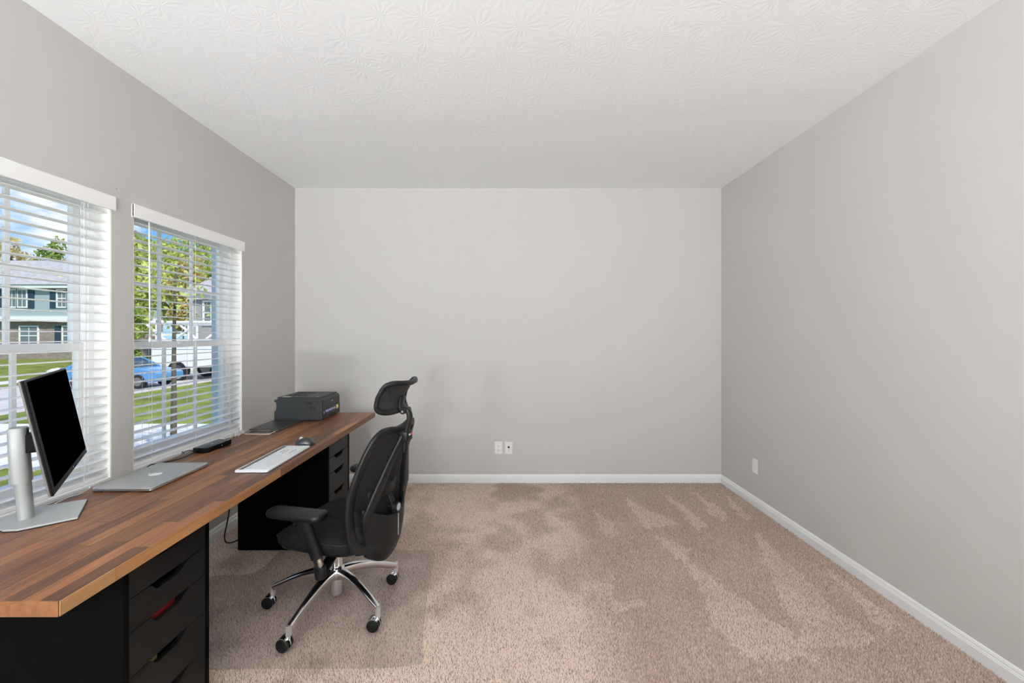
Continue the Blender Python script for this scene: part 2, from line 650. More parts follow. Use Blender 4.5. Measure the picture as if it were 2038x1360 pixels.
def rrect(x0, x1, y0, y1, r, seg=5):
    pts = []
    for cx, cy, a0 in ((x1 - r, y1 - r, 0), (x0 + r, y1 - r, 90), (x0 + r, y0 + r, 180), (x1 - r, y0 + r, 270)):
        for i in range(seg + 1):
            a = math.radians(a0 + 90 * i / seg)
            pts.append((cx + r * math.cos(a), cy + r * math.sin(a)))
    return pts


def smooth_path(pts, n=6, loop=False):
    """Catmull-Rom through pts"""
    pts = [Vector(p) for p in pts]
    m = len(pts)
    out = []
    rngi = range(m) if loop else range(m - 1)
    for i in rngi:
        p1, p2 = pts[i], pts[(i + 1) % m]
        p0 = pts[i - 1] if (loop or i > 0) else p1 * 2 - p2
        p3 = pts[(i + 2) % m] if (loop or i + 2 < m) else p2 * 2 - p1
        for k in range(n):
            t = k / n
            out.append(0.5 * ((2 * p1) + (p2 - p0) * t + (2 * p0 - 5 * p1 + 4 * p2 - p3) * t * t +
                              (3 * p1 - p0 - 3 * p2 + p3) * t ** 3))
    if not loop:
        out.append(pts[-1])
    return out


def interp(x, xs, ys):
    return float(np.interp(x, xs, ys))

# ================================================================ the room
XL, XR, YB, YF, ZC = -1.965, 2.005, 3.953, -4.2, 2.737
WT = 0.17                                   # wall thickness
Z0 = -0.010                                 # sub-floor under the carpet pile
WIN = [(1.19, 2.115), (2.238, 3.163)]       # window openings along y
WZ0, WZ1 = 0.655, 2.07


def structure(o):
    return tag(o, kind='structure')


structure(MB().box(XL - WT, XR + WT, YF - WT, YB + WT, Z0 - 0.15, Z0).build('floor', 'carpet_backing'))
structure(MB().box(XL - WT, XR + WT, YF - WT, YB + WT, ZC, ZC + 0.2).build('ceiling', 'ceiling_plaster'))
structure(MB().box(XL - WT, XR + WT, YB, YB + WT, Z0, ZC).build('wall_back', 'wall_paint'))
structure(MB().box(XR, XR + WT, YF, YB, Z0, ZC).build('wall_right', 'wall_paint'))
structure(MB().box(XL - WT, XR + WT, YF - WT, YF, Z0, ZC).build('wall_front', 'wall_paint'))
wl = MB()
wl.box(XL - WT, XL, YF, YB, Z0, WZ0)
wl.box(XL - WT, XL, YF, YB, WZ1, ZC)
wl.box(XL - WT, XL, YF, WIN[0][0], WZ0, WZ1)
wl.box(XL - WT, XL, WIN[0][1], WIN[1][0], WZ0, WZ1)
wl.box(XL - WT, XL, WIN[1][1], YB, WZ0, WZ1)
structure(wl.build('wall_left', 'wall_paint'))

# baseboards: flat board, small bead, eased top
BBP = [(0, 0), (0.014, 0), (0.014, 0.050), (0.0115, 0.0525), (0.0115, 0.056), (0.0085, 0.060), (0.0085, 0.066),
       (0.005, 0.074), (0.0, 0.077)]
structure(MB().prism([(YB - a, Z0 + 0.0 + b * 1.08) for a, b in BBP], 'x', XL, XR).build('baseboard_back', 'trim_white'))
structure(MB().prism([(XL + a, Z0 + b * 1.08) for a, b in BBP], 'y', YF, YB - 0.0145).build('baseboard_left', 'trim_white'))
structure(MB().prism([(XR - a, Z0 + b * 1.08) for a, b in BBP], 'y', YF, YB - 0.0145).build('baseboard_right', 'trim_white'))

# ---------------------------------------------------------------- windows
def ring(mb, x0, x1, y0, y1, z0, z1, w, bot=None):
    bot = w if bot is None else bot
    mb.box(x0, x1, y0, y0 + w, z0, z1, 0.002, 1)
    mb.box(x0, x1, y1 - w, y1, z0, z1, 0.002, 1)
    mb.box(x0, x1, y0 + w, y1 - w, z1 - w, z1, 0.002, 1)
    mb.box(x0, x1, y0 + w, y1 - w, z0, z0 + bot, 0.002, 1)


def make_window(idx, y0, y1):
    root = structure(empty('window_%d' % idx, (XL - WT / 2, (y0 + y1) / 2, WZ0)))
    ox, oy, oz = root.location
    def put(mb, name, mat, parent=root, off=(0, 0, 0)):
        me = mb.mesh(name)
        o = link_mesh(name, me, mat, parent)
        me.transform(Matrix.Translation((-ox, -oy, -oz)))
        return o
    # drywall returns in their daylight-whitened colour, and the white sill board
    for side, (a, b) in enumerate(((y0, y0 + 0.006), (y1 - 0.006, y1))):
        put(MB().box(XL - 0.082, XL - 0.001, a, b, WZ0 + 0.014, WZ1), 'side_return', 'return_daylit_white')
    put(MB().box(XL - 0.082, XL - 0.001, y0 + 0.006, y1 - 0.006, WZ1 - 0.006, WZ1), 'head_return', 'return_daylit_white')
    put(MB().box(XL - 0.082, XL - 0.0005, y0, y1, WZ0, WZ0 + 0.014, 0.003), 'window_sill', 'trim_white')
    # vinyl frame
    f = MB()
    ring(f, XL - 0.160, XL - 0.082, y0, y1, WZ0, WZ1, 0.034, 0.05)
    # thin stop on the inside, gives the double line of the jamb
    ring(f, XL - 0.100, XL - 0.088, y0 + 0.034, y1 - 0.034, WZ0 + 0.05, WZ1 - 0.034, 0.010)
    put(f, 'window_frame', 'vinyl_white')
    a, b = y0 + 0.036, y1 - 0.036
    zm = 1.315
    def sash(x0, x1, z0, z1, st, bot, cols, rows, nm):
        s = MB()
        ring(s, x0, x1, a, b, z0, z1, st, bot)
        so = put(s, nm, 'vinyl_white')
        ga, gb, gz0, gz1 = a + st, b - st, z0 + bot, z1 - st
        xm = (x0 + x1) / 2
        for i in range(1, cols):
            yy = ga + (gb - ga) * i / cols
            put(MB().box(xm - 0.006, xm + 0.006, yy - 0.0095, yy + 0.0095, gz0, gz1), 'muntin', 'vinyl_white', so)
        for j in range(1, rows):
            zz = gz0 + (gz1 - gz0) * j / rows
            for i in range(cols):
                c0 = ga + (gb - ga) * i / cols + (0.0096 if i else 0)
                c1 = ga + (gb - ga) * (i + 1) / cols - (0.0096 if i < cols - 1 else 0)
                put(MB().box(xm - 0.006, xm + 0.006, c0, c1, zz - 0.0095, zz + 0.0095), 'muntin', 'vinyl_white', so)
        for i in range(cols):
            for j in range(rows):
                c0 = ga + (gb - ga) * i / cols + (0.0096 if i else 0)
                c1 = ga + (gb - ga) * (i + 1) / cols - (0.0096 if i < cols - 1 else 0)
                d0 = gz0 + (gz1 - gz0) * j / rows + (0.0096 if j else 0)
                d1 = gz0 + (gz1 - gz0) * (j + 1) / rows - (0.0096 if j < rows - 1 else 0)
                put(MB().box(xm - 0.002, xm + 0.002, c0, c1, d0, d1), 'pane', 'window_glass', so)
        return so
    sash(XL - 0.148, XL - 0.122, zm - 0.018, WZ1 - 0.034, 0.036, 0.030, 3, 2, 'upper_sash')
    lo = sash(XL - 0.120, XL - 0.092, WZ0 + 0.05, zm + 0.022, 0.038, 0.045, 3, 1, 'lower_sash')
    put(MB().box(XL - 0.092, XL - 0.080, (y0 + y1) / 2 - 0.04, (y0 + y1) / 2 + 0.04, zm + 0.002, zm + 0.014, 0.002),
        'sash_lock', 'vinyl_white', lo)
    return root


for i, (y0, y1) in enumerate(WIN):
    make_window(i + 1, y0, y1)


# ---------------------------------------------------------------- white venetian blinds
def make_blind(y0, y1, label, wand):
    yc = (y0 + y1) / 2
    root = empty('venetian_blind', (XL, yc, WZ0 + 0.0141))
    tag(root, label, 'blind', 'white venetian blinds hanging in the two windows')
    T = Matrix.Translation((-XL, -yc, -(WZ0 + 0.0141)))
    def put(mb, name, mat, parent=root, smooth=False):
        me = mb.mesh(name)
        me.transform(T)
        return link_mesh(name, me, mat, parent, smooth=smooth)
    v = MB()
    v.box(XL + 0.002, XL + 0.014, y0 - 0.010, y1 + 0.012, 1.995, 2.066, 0.003)
    v.box(XL - 0.0, XL + 0.012, y0 - 0.010, y0 - 0.001, 1.995, 2.066)
    put(v, 'valance', 'slat_white')
    put(MB().box(XL - 0.062, XL - 0.008, y0 + 0.008, y1 - 0.008, 2.012, 2.060, 0.002), 'head_rail', 'slat_white')
    # one slat mesh: slightly crowned, shared by all
    L_ = y1 - y0 - 0.020
    n = 29
    top, bot = 1.975, 0.715
    def slat_mesh():
        mb = MB()
        prof = []
        for k in range(7):
            t = -1 + 2 * k / 6
            prof.append((t * 0.025, 0.0022 * (1 - t * t) + 0.0013))
        for k in range(7):
            t = 1 - 2 * k / 6
            prof.append((t * 0.025, 0.0022 * (1 - t * t) - 0.0013))
        mb.prism(prof, 'y', -L_ / 2, L_ / 2)
        me = mb.mesh('slat')
        me.materials.append(MATS['slat_white'])
        return me
    sm = slat_mesh()
    xs = XL - 0.036
    for k in range(n):
        z = top + (bot - top) * k / (n - 1)
        o = bpy.data.objects.new('slat', sm)
        COL.objects.link(o)
        o.parent = root
        o.location = (xs - XL, 0, z - (WZ0 + 0.0141))
        o.rotation_euler = (0, 0, 0)
    put(MB().box(xs - 0.026, xs + 0.026, yc - L_ / 2, yc + L_ / 2, 0.6705, 0.688, 0.003), 'bottom_rail', 'slat_white')
    for t in (0.14, 0.5, 0.86):
        yy = y0 + (y1 - y0) * t
        for dx in (-0.0275, 0.0275):
            put(MB().cyl((xs + dx, yy, 0.68), (xs + dx, yy, 2.02), 0.0009, seg=6), 'ladder_cord', 'cord_white')
        put(MB().cyl((xs, yy + 0.012, 0.69), (xs, yy + 0.012, 2.02), 0.0008, seg=6), 'lift_cord', 'cord_white')
    # spare cord left lying in a loose bundle on the sill
    pts = []
    ye = y1 - 0.10
    for k in range(26):
        a = k * 0.9
        pts.append((XL - 0.004 + 0.010 * math.sin(a * 1.3) + 0.012, ye + 0.05 * math.sin(a) * (0.5 + 0.5 * math.sin(k)),
                    WZ0 + 0.024 + 0.008 * abs(math.sin(a * 0.7))))
    if wand:
        put(MB().cyl((XL - 0.004, y0 + 0.105, 2.0), (XL - 0.006, y0 + 0.112, 1.36), 0.0042, seg=8), 'tilt_wand', 'slat_white', smooth=True)
        put(MB().cyl((XL - 0.006, y0 + 0.112, 1.36), (XL - 0.006, y0 + 0.1122, 1.335), 0.0062, seg=8), 'wand_tip', 'slat_white', smooth=True)
    return root


make_blind(*WIN[0], 'white slatted blind in the window behind the monitor', False)
make_blind(*WIN[1], 'white slatted blind with a tilt wand in the window nearer the printer', True)


# ---------------------------------------------------------------- wall plates
def plate(name, label, cat, origin, rz, kind):
    """local: plate lies in xz plane, faces -y"""
    root = empty(name, origin, rz)
    tag(root, label, cat)
    w, h = 0.070, 0.115
    p = MB().box(-w / 2, w / 2, -0.006, 0.0, -h / 2, h / 2, 0.003, 2).build('cover_plate', 'plate_white', root)
    if kind == 'outlet':
        for dz in (0.0195, -0.0195):
            r = MB().prism([(0.0165 * math.cos(2 * PI * i / 20), dz + max(-0.0135, min(0.0135, 0.0165 * math.sin(2 * PI * i / 20)))) for i in range(20)],
                           'y', -0.0085, -0.0055).build('receptacle', 'plate_white', root)
            MB().box(-0.0075, -0.0052, -0.0089, -0.0080, dz - 0.001, dz + 0.007).build('slot', 'slot_dark', r)
            MB().box(0.0052, 0.0075, -0.0089, -0.0080, dz - 0.001, dz + 0.006).build('slot', 'slot_dark', r)
            MB().cyl((0, -0.0089, dz - 0.0075), (0, -0.0080, dz - 0.0075), 0.003, seg=10).build('ground_hole', 'slot_dark', r)
        MB().cyl((0, -0.0075, 0), (0, -0.0055, 0), 0.003, seg=10).build('screw', 'plate_white', root)
    elif kind == 'data':
        MB().box(-0.009, 0.009, -0.008, -0.0055, -0.001, 0.017, 0.001).build('jack', 'slot_dark', root)
        c = MB().cyl((0, -0.016, -0.014), (0, -0.0055, -0.014), 0.0048, seg=12).build('coax_socket', 'gold_edge', root)
        MB().cyl((0, -0.0165, -0.014), (0, -0.0158, -0.014), 0.003, seg=10).build('socket_hole', 'slot_dark', c)
        for dz in (0.042, -0.042):
            MB().cyl((0, -0.0075, dz), (0, -0.0055, dz), 0.0028, seg=10).build('screw', 'plate_white', root)
    else:
        MB().box(-0.0165, 0.0165, -0.0085, -0.0055, -0.033, 0.033, 0.001).build('receptacle', 'plate_white', root)
        for dz in (0.048, -0.048):
            MB().cyl((0, -0.0075, dz), (0, -0.0055, dz), 0.0028, seg=10).build('screw', 'plate_white', root)
    return root


# old screw holes left in the window wall
wlo = bpy.data.objects['wall_left']
for sx, sy, rr in ((232, 376, 0.006), (445, 455, 0.005), (476, 466, 0.004), (539, 488, 0.004), (559, 487, 0.003), (541, 598, 0.003)):
    yy = 845 * 1.965 / (1007 - sx)
    zz = 1.38 - (sy - 665) * yy / 845
    MB().cyl((XL - 0.001, yy, zz), (XL + 0.0006, yy, zz), rr, seg=10).build('screw_hole', 'screw_hole', wlo)

px = lambda x: (x - 1007) / 845 * YB
pz = lambda y: 1.38 - (y - 665) / 845 * YB
plate('wall_outlet', 'white duplex power outlet on the far wall', 'outlet', (px(992), YB, pz(891.5)), 0, 'outlet')
plate('wall_jack', 'white plate with a data jack beside the power outlet', 'wall plate', (px(1012.3), YB, pz(891.8)), 0, 'data')
plate('wall_outlet', 'white outlet plate low on the right wall', 'outlet', (XR, 3.412, 0.318), -PI / 2, 'decora')


# ---------------------------------------------------------------- unseen globe lights added as fill behind the camera
def make_fill_globe(x, y, label):
    r = empty('fill_globe', (x, y, Z0))
    tag(r, label, 'lamp', 'added fill globes behind the camera')
    MB().lathe([(0.001, 0), (0.15, 0), (0.15, 0.015), (0.13, 0.025), (0.012, 0.03), (0.001, 0.03)]).build('base', 'lamp_metal', r, True)
    MB().cyl((0, 0, 0.03), (0, 0, 1.66), 0.011).build('pole', 'lamp_metal', r, True)
    MB().lathe([(0.001, 1.66), (0.06, 1.66), (0.06, 1.69), (0.001, 1.69)]).build('collar', 'lamp_metal', r, True)
    g = MB()
    bmesh.ops.create_uvsphere(g.bm, u_segments=24, v_segments=14, radius=0.2)
    g.build('fill_sphere', 'fill_globe_glow', r, True, loc=(0, 0, 1.885))


make_fill_globe(-1.55, -3.2, 'added unseen fill globe on the window side behind the camera')
make_fill_globe(0.1, -3.2, 'added unseen fill globe in the middle of the room behind the camera')


def fill_uplight(x, y, label):  # unseen upward light added to bounce fill off the ceiling
    r = empty('fill_uplight', (x, y, Z0))
    tag(r, label, 'lamp', 'added fill uplights behind the camera')
    MB().lathe([(0.001, 0), (0.16, 0), (0.16, 0.015), (0.13, 0.025), (0.012, 0.03), (0.001, 0.03)]).build('base', 'lamp_metal', r, True)
    MB().cyl((0, 0, 0.03), (0, 0, 1.24), 0.013).build('pole', 'lamp_metal', r, True)
    hd = empty('fill_head', (0, 0, 1.30), 0, r)
    hd.rotation_euler = (math.radians(-19), 0, 0)
    MB().lathe([(0.04, -0.06), (0.20, -0.03), (0.31, 0.03), (0.305, 0.034), (0.19, -0.02), (0.03, -0.05)]).build('bowl', 'lamp_metal', hd, True)
    MB().lathe([(0.001, 0.0), (0.285, 0.016), (0.285, 0.020), (0.001, 0.026)], 32).build('diffuser', 'fill_uplight_glow', hd, True)


fill_uplight(-1.5, -2.6, 'added unseen wide fill uplight on the window side behind the camera')
fill_uplight(-0.25, -2.6, 'added unseen wide fill uplight on the right behind the camera')
# ================================================================ desk
DX0, DX1, DY0, DY1, DZ0, DZ1 = -1.724, -1.074, 1.02, 3.48, 0.700, 0.738
desk = empty('desk_top', ((DX0 + DX1) / 2, (DY0 + DY1) / 2, DZ0))
tag(desk, 'long walnut butcher block desk top along the windows', 'desk top')
rows = 14
rw = (DX1 - DX0) / rows
rs = random.Random(31)
for i in range(rows):
    y = DY0
    first = rs.uniform(0.2, 0.7)
    while y < DY1 - 1e-4:
        ln = first if first else rs.uniform(0.28, 0.80)
        first = None
        e = y + ln
        if e > DY1 - 0.16:
            e = DY1
        x = DX0 + (i + 0.5) * rw
        dz = rs.uniform(-0.00025, 0.00025)
        hx, hy = rw / 2 - 0.00015, (e - y) / 2 - 0.00015
        MB().box(-hx, hx, -hy, hy, -0.019, 0.019 + dz, 0.0008, 1).build('stave', 'walnut', desk,
            loc=(x - desk.location.x, (y + e) / 2 - desk.location.y, 0.019))
        y = e

# edge strips glued along the front and the near end
for ya, yb, m in ((DY0 + 0.0002, 1.165, 'edge_pale'), (1.1652, 2.02, 'edge_orange'), (2.0202, 2.72, 'edge_brown'), (2.7202, DY1, 'edge_brown')):
    MB().box(0, 0.0022, -(yb - ya) / 2, (yb - ya) / 2, -0.0186, 0.0186, 0.0006, 1).build('edge_strip', m, desk,
        loc=(DX1 - desk.location.x, (ya + yb) / 2 - desk.location.y, 0.019))
MB().box(-(DX1 - DX0) / 2, (DX1 - DX0) / 2, -0.0022, 0, -0.0186, 0.0186, 0.0006, 1).build('edge_strip', 'edge_brown', desk,
    loc=(0, DY0 - desk.location.y, 0.019))

# ---------------------------------------------------------------- drawer units
UX0, UX1 = -1.706, -1.130
UH = 0.7000
UZ = 0.0042                                # stands on top of the pile


def drawer_unit(y0, y1, label):
    root = empty('drawer_unit', ((UX0 + UX1) / 2, (y0 + y1) / 2, UZ))
    tag(root, label, 'drawer unit', 'black drawer units under the desk')
    hw = (y1 - y0) / 2
    hx = (UX1 - UX0) / 2
    H = UH - UZ - 0.0005
    b = 0.018
    for s in (-1, 1):
        MB().box(-hx, hx, s * hw - (b if s > 0 else 0), s * hw + (b if s < 0 else 0), 0, H, 0.001, 1).build('side_panel', 'black_lacquer', root)
    MB().box(-hx, hx - 0.002, -hw + b, hw - b, H - 0.016, H).build('top_panel', 'black_lacquer', root)
    MB().box(-hx, hx - 0.004, -hw + b, hw - b, 0.018, 0.05).build('plinth', 'black_lacquer', root)
    MB().box(-hx, -hx + 0.008, -hw + b, hw - b, 0.05, H - 0.016).build('back_panel', 'black_lacquer', root)
    zs = [0.684, 0.580, 0.477, 0.340, 0.200, 0.062]
    for k in range(5):
        zt, zb = zs[k] - UZ - 0.0015, zs[k + 1] - UZ + 0.0015
        w = hw - b - 0.002
        # front with the curved finger notch cut in its top edge
        top = []
        nd = 0.026
        for t in range(13):
            s = t / 12
            yy = -0.088 + 0.034 * s
            top.append((yy, zt - nd * (3 * s * s - 2 * s ** 3)))
        for t in range(13):
            s = t / 12
            yy = 0.020 + 0.068 * s
            top.append((yy, zt - nd * (1 - (3 * s * s - 2 * s ** 3))))
        poly = [(-w, zb), (-w, zt)] + top + [(w, zt), (w, zb)]
        d = MB().prism(poly, 'x', hx - 0.019, hx - 0.0015).build('drawer', 'drawer_black', root)
        # open box behind the front
        bx = MB()
        bx.box(-hx + 0.03, hx - 0.0195, -w + 0.006, -w + 0.014, zb + 0.012, zt - 0.03)
        bx.box(-hx + 0.03, hx - 0.0195, w - 0.014, w - 0.006, zb + 0.012, zt - 0.03)
        bx.box(-hx + 0.03, hx - 0.0195, -w + 0.014, w - 0.014, zb + 0.004, zb + 0.010)
        bx.box(-hx + 0.022, -hx + 0.03, -w + 0.006, w - 0.006, zb + 0.004, zt - 0.012)
        bx.build('drawer_box', 'inner_black', d)
    return root


U1 = drawer_unit(1.254, 1.617, 'black drawer unit nearest the camera under the desk')
U2 = drawer_unit(2.700, 3.063, 'black drawer unit at the far end under the printer')
# two things peeping out of the near unit's drawers
o = MB().box(-0.004, 0.004, -0.05, 0.05, -0.035, 0.035, 0.001, 1).build('red_folder', 'red_card', None, loc=(UX1 - 0.034, 1.440, 0.4425))
tag(o, 'red folder showing through the notch of the near unit\'s third drawer', 'folder')
o = MB().box(-0.006, 0.006, -0.022, 0.022, -0.05, 0.05, 0.001, 1).build('wooden_block', 'wood_scrap', None, loc=(UX1 - 0.045, 1.402, 0.262))
tag(o, 'pale wooden piece showing in the notch of the near unit\'s fourth drawer', 'block')

# ---------------------------------------------------------------- chair mat
mp_pts = [(-0.372, 1.765), (-0.55, 1.745), (-1.00, 1.742), (-1.40, 1.738), (-1.43, 1.80), (-1.435, 1.90),
          (-1.50, 1.955), (-1.60, 1.965), (-1.66, 1.98), (-1.69, 2.06), (-1.69, 2.32), (-1.66, 2.40), (-1.58, 2.415), (-1.49, 2.42),
          (-1.44, 2.46), (-1.425, 2.56), (-1.425, 2.66), (-1.38, 2.69), (-0.9, 2.695), (-0.50, 2.693), (-0.455, 2.675), (-0.440, 2.61),
          (-0.41, 2.2), (-0.372, 1.90), (-0.352, 1.80)]
dense = [(p.x, p.y) for p in smooth_path([(a, b, 0) for a, b in mp_pts], 5, loop=True)]
mm = MB()
mm.prism(dense, 'z', -0.0012, 0.0012)
cm = mm.build('chair_mat', 'clear_vinyl', None, loc=(0, 0, 0.0058))
tag(cm, 'clear vinyl chair mat lying on the carpet under the office chair', 'chair mat')

# ================================================================ things on the desk
DT = DZ1 + 0.0004


def local_root(name, label, cat, x, y, rz=0.0, z=DT, group=None):
    r = empty(name, (x, y, z), rz)
    tag(r, label, cat, group)
    return r


# ---- monitor: local +x is the screen normal, local y runs along the panel (far end +)
n_ang = math.atan2(0.614, 0.789)
mon = local_root('monitor', 'black flat screen monitor on a silver stand at the near end of the desk', 'monitor', -1.652, 1.462, n_ang)
base = [(0.140, -0.103), (0.140, 0.103), (0.0, 0.112), (-0.035, 0.090), (-0.062, 0.040), (-0.068, 0.0), (-0.062, -0.040), (-0.035, -0.090), (0.0, -0.112)]
MB().prism(base, 'z', 0.0, 0.003).build('base_pad', 'matte_black', mon)
MB().prism([(a * 0.99, b * 0.99) for a, b in base], 'z', 0.003, 0.009).build('base_plate', 'silver', mon)
MB().sweep([(0.0, 0, 0.009), (-0.007, 0, 0.12), (-0.016, 0, 0.26)], 0.048, 0.040, up=(1, 0, 0), seg=20, p=2.4).build('column', 'stand_grey', mon, True, angle=40)
cr = MB().sweep([(-0.010, 0, 0.135), (-0.015, 0, 0.22), (-0.019, 0, 0.318), (-0.019, 0, 0.322)], [0.060, 0.060, 0.058, 0.052], [0.050, 0.050, 0.048, 0.042], up=(1, 0, 0), seg=20, p=3).build('carriage', 'stand_grey', mon, True, angle=40)
MB().box(0.003, 0.062, -0.03, 0.03, 0.235, 0.30, 0.004).build('tilt_arm', 'bezel_black', mon)
pan = empty('screen_panel', (0.108, 0.0, 0.147), 0, mon)
pan.rotation_euler = (0, math.radians(-10), 0)
PW, PH = 0.305, 0.360
# panel shell, bezel, display as sub-parts
MB().box(-0.006, 0.0, -PW, PW, 0, PH, 0.002, 1).build('panel_shell', 'panel_edge', pan)
MB().box(0.0, 0.006, -PW, PW, 0, PH, 0.0015, 1).build('panel_bezel', 'bezel_black', pan)
MB().box(0.006, 0.0068, -PW + 0.030, PW - 0.004, 0.020, PH - 0.006).build('display', 'screen_black', pan)
MB().prism([(-0.0062, 0.08), (-0.034, 0.11), (-0.034, 0.22), (-0.0062, 0.25)], 'y', -0.13, 0.13).build('panel_back', 'bezel_black', pan)
MB().cyl((0.0055, 0.02, 0.010), (0.0068, 0.02, 0.010), 0.002, seg=8).build('power_light', 'print_white', pan)


# ---- silver laptop, closed
lap = local_root('laptop', 'closed silver laptop lying between the monitor and the keyboard', 'laptop', -1.562, 1.892, 0.02)
def rslab(hx, hy, z0, z1, r, bev, seg=6):
    P = rrect(-hx, hx, -hy, hy, r, seg)
    mb = MB()
    rings = []
    def off(d):
        Q = rrect(-hx + d, hx - d, -hy + d, hy - d, max(r - d, 0.0005), seg)
        return Q
    for d, z in ((bev, z0), (bev * 0.3, z0 + bev * 0.3), (0, z0 + bev), (0, z1 - bev), (bev * 0.3, z1 - bev * 0.3), (bev, z1)):
        rings.append([Vector((a, b, z)) for a, b in off(d)])
    mb.loft(rings)
    return mb
for s in (-1, 1):
    for t in (-1, 1):
        MB().cyl((s * 0.10, t * 0.15, 0), (s * 0.10, t * 0.15, 0.0016), 0.009, seg=12).build('foot', 'matte_black', lap)
rslab(0.1215, 0.172, 0.0016, 0.0108, 0.012, 0.0022).build('base_case', 'case_grey', lap, True, angle=50)
lid = rslab(0.1215, 0.172, 0.0114, 0.0164, 0.012, 0.0012).build('lid', 'space_grey', lap, True, angle=50)
rslab(0.1195, 0.170, 0.0106, 0.0116, 0.011, 0.0002).build('lid_gasket', 'matte_black', lap)
# ports on the short side that faces the camera
for k, (a, w) in enumerate(((-0.088, 0.010), (-0.066, 0.007), (-0.052, 0.007), (-0.034, 0.004))):
    MB().box(a - w / 2, a + w / 2, -0.1723, -0.1715, 0.0048, 0.0078).build('port', 'slot_dark', lap)
MB().box(0.1210, 0.1222, -0.02, 0.02, 0.0102, 0.0112).build('finger_notch', 'space_grey_dark', lap)
# fruit shaped emblem on the lid: body with a bite and a leaf
def emblem(parent, z, s, mat):
    body = []
    for i in range(48):
        a = 2 * PI * i / 48
        r = 1.0 - 0.16 * math.exp(-((math.atan2(math.sin(a - PI / 2), math.cos(a - PI / 2))) / 0.35) ** 2) \
            - 0.10 * math.exp(-((math.atan2(math.sin(a + PI / 2), math.cos(a + PI / 2))) / 0.22) ** 2)
        x, y = r * math.cos(a) * 0.92, r * math.sin(a)
        d = math.hypot(x - 1.12, y - 0.18)
        if d < 0.48:
            k = 0.48 / d
            x, y = 1.12 + (x - 1.12) * k, 0.18 + (y - 0.18) * k
        body.append((y * s, -x * s))
    leaf = []
    for i in range(12):
        a = 2 * PI * i / 12
        lx, ly = 0.34 * math.cos(a), 0.15 * math.sin(a)
        c, q = math.cos(0.95), math.sin(0.95)
        leaf.append(((1.22 + lx * q + ly * c) * s, -(0.18 + lx * c - ly * q) * s))
    mb = MB()
    mb.prism(body, 'z', z, z + 0.0003)
    mb.prism(leaf, 'z', z, z + 0.0003)
    return mb.build('lid_emblem', mat, parent)
eo = emblem(lid, 0.0164, 0.025, 'logo_white')
eo.rotation_euler = (0, 0, PI)
eo.location = (0.0, -0.0, 0)

# ---- dock with its cables
dk = local_root('docking_station', 'flat black docking station against the window sill', 'dock', -1.6425, 2.38, -0.02)
rslab(0.040, 0.100, 0.002, 0.027, 0.006, 0.002).build('case', 'bezel_black', dk, True, angle=50)
rslab(0.038, 0.098, 0.027, 0.0278, 0.006, 0.0003).build('top_cover', 'graphite', dk, True, angle=50)
MB().prism([(0.009 * math.cos(2 * PI * i / 16), -0.01 + 0.009 * math.sin(2 * PI * i / 16)) for i in range(16)], 'z', 0.0278, 0.0281).build('emblem', 'space_grey', dk)
MB().box(0.0399, 0.0406, 0.012, 0.020, 0.010, 0.016).build('port', 'space_grey', dk)
MB().box(-0.030, 0.030, -0.09, 0.09, 0.0, 0.0022).build('foot', 'matte_black', dk)
o = MB().sweep(smooth_path([(-1.653, 2.275, 0.757), (-1.655, 2.24, 0.750), (-1.665, 2.19, 0.7425), (-1.688, 2.12, 0.7425), (-1.705, 2.085, 0.7425), (-1.730, 2.06, 0.742), (-1.740, 2.05, 0.70), (-1.742, 2.05, 0.52)], 6), 0.0055, 0.0055, seg=8).build('dock_cable', 'cable_black', None, True)
tag(o, 'thick black cable running from the dock over the desk edge', 'cable')
o = MB().sweep(smooth_path([(-1.672, 2.276, 0.752), (-1.682, 2.255, 0.760), (-1.698, 2.245, 0.757), (-1.708, 2.25, 0.745), (-1.716, 2.262, 0.7425), (-1.732, 2.27, 0.741), (-1.736, 2.27, 0.60)], 6), 0.0035, 0.0035, seg=8).build('dock_cable', 'cable_black', None, True)
tag(o, 'thin black cable looping behind the dock corner', 'cable')

# ---- dark slim laptop and phone
dl = local_root('laptop', 'closed dark grey laptop lying in front of the printer', 'laptop', -1.597, 2.953, 0.0)
for s in (-1, 1):
    for t in (-1, 1):
        MB().cyl((s * 0.08, t * 0.12, 0), (s * 0.08, t * 0.12, 0.0015), 0.008, seg=12).build('foot', 'matte_black', dl)
rslab(0.100, 0.156, 0.0015, 0.0085, 0.010, 0.0015).build('base_case', 'space_grey_dark', dl, True, angle=50)
rslab(0.100, 0.156, 0.0090, 0.0135, 0.010, 0.0012).build('lid', 'graphite', dl, True, angle=50)
MB().box(-0.04, 0.04, -0.1564, -0.1555, 0.0078, 0.0092).build('finger_notch', 'gold_edge', dl)
ph = local_root('phone', 'slim phone with pale edges lying beside the dark laptop', 'phone', -1.585, 2.738, 0.0)
rslab(0.082, 0.038, 0.0, 0.0075, 0.010, 0.002).build('case', 'gold_edge', ph, True, angle=50)
rslab(0.076, 0.035, 0.0075, 0.0079, 0.008, 0.0002).build('screen', 'phone_glass', ph, True, angle=50)

# ---- printer: front faces +x, side vent panel faces the camera
pr = local_root('laser_printer', 'black laser printer at the far end of the desk', 'printer', -1.5315, 3.292, 0.0)
hx, hy, PHt = 0.1765, 0.162, 0.174
body = MB()
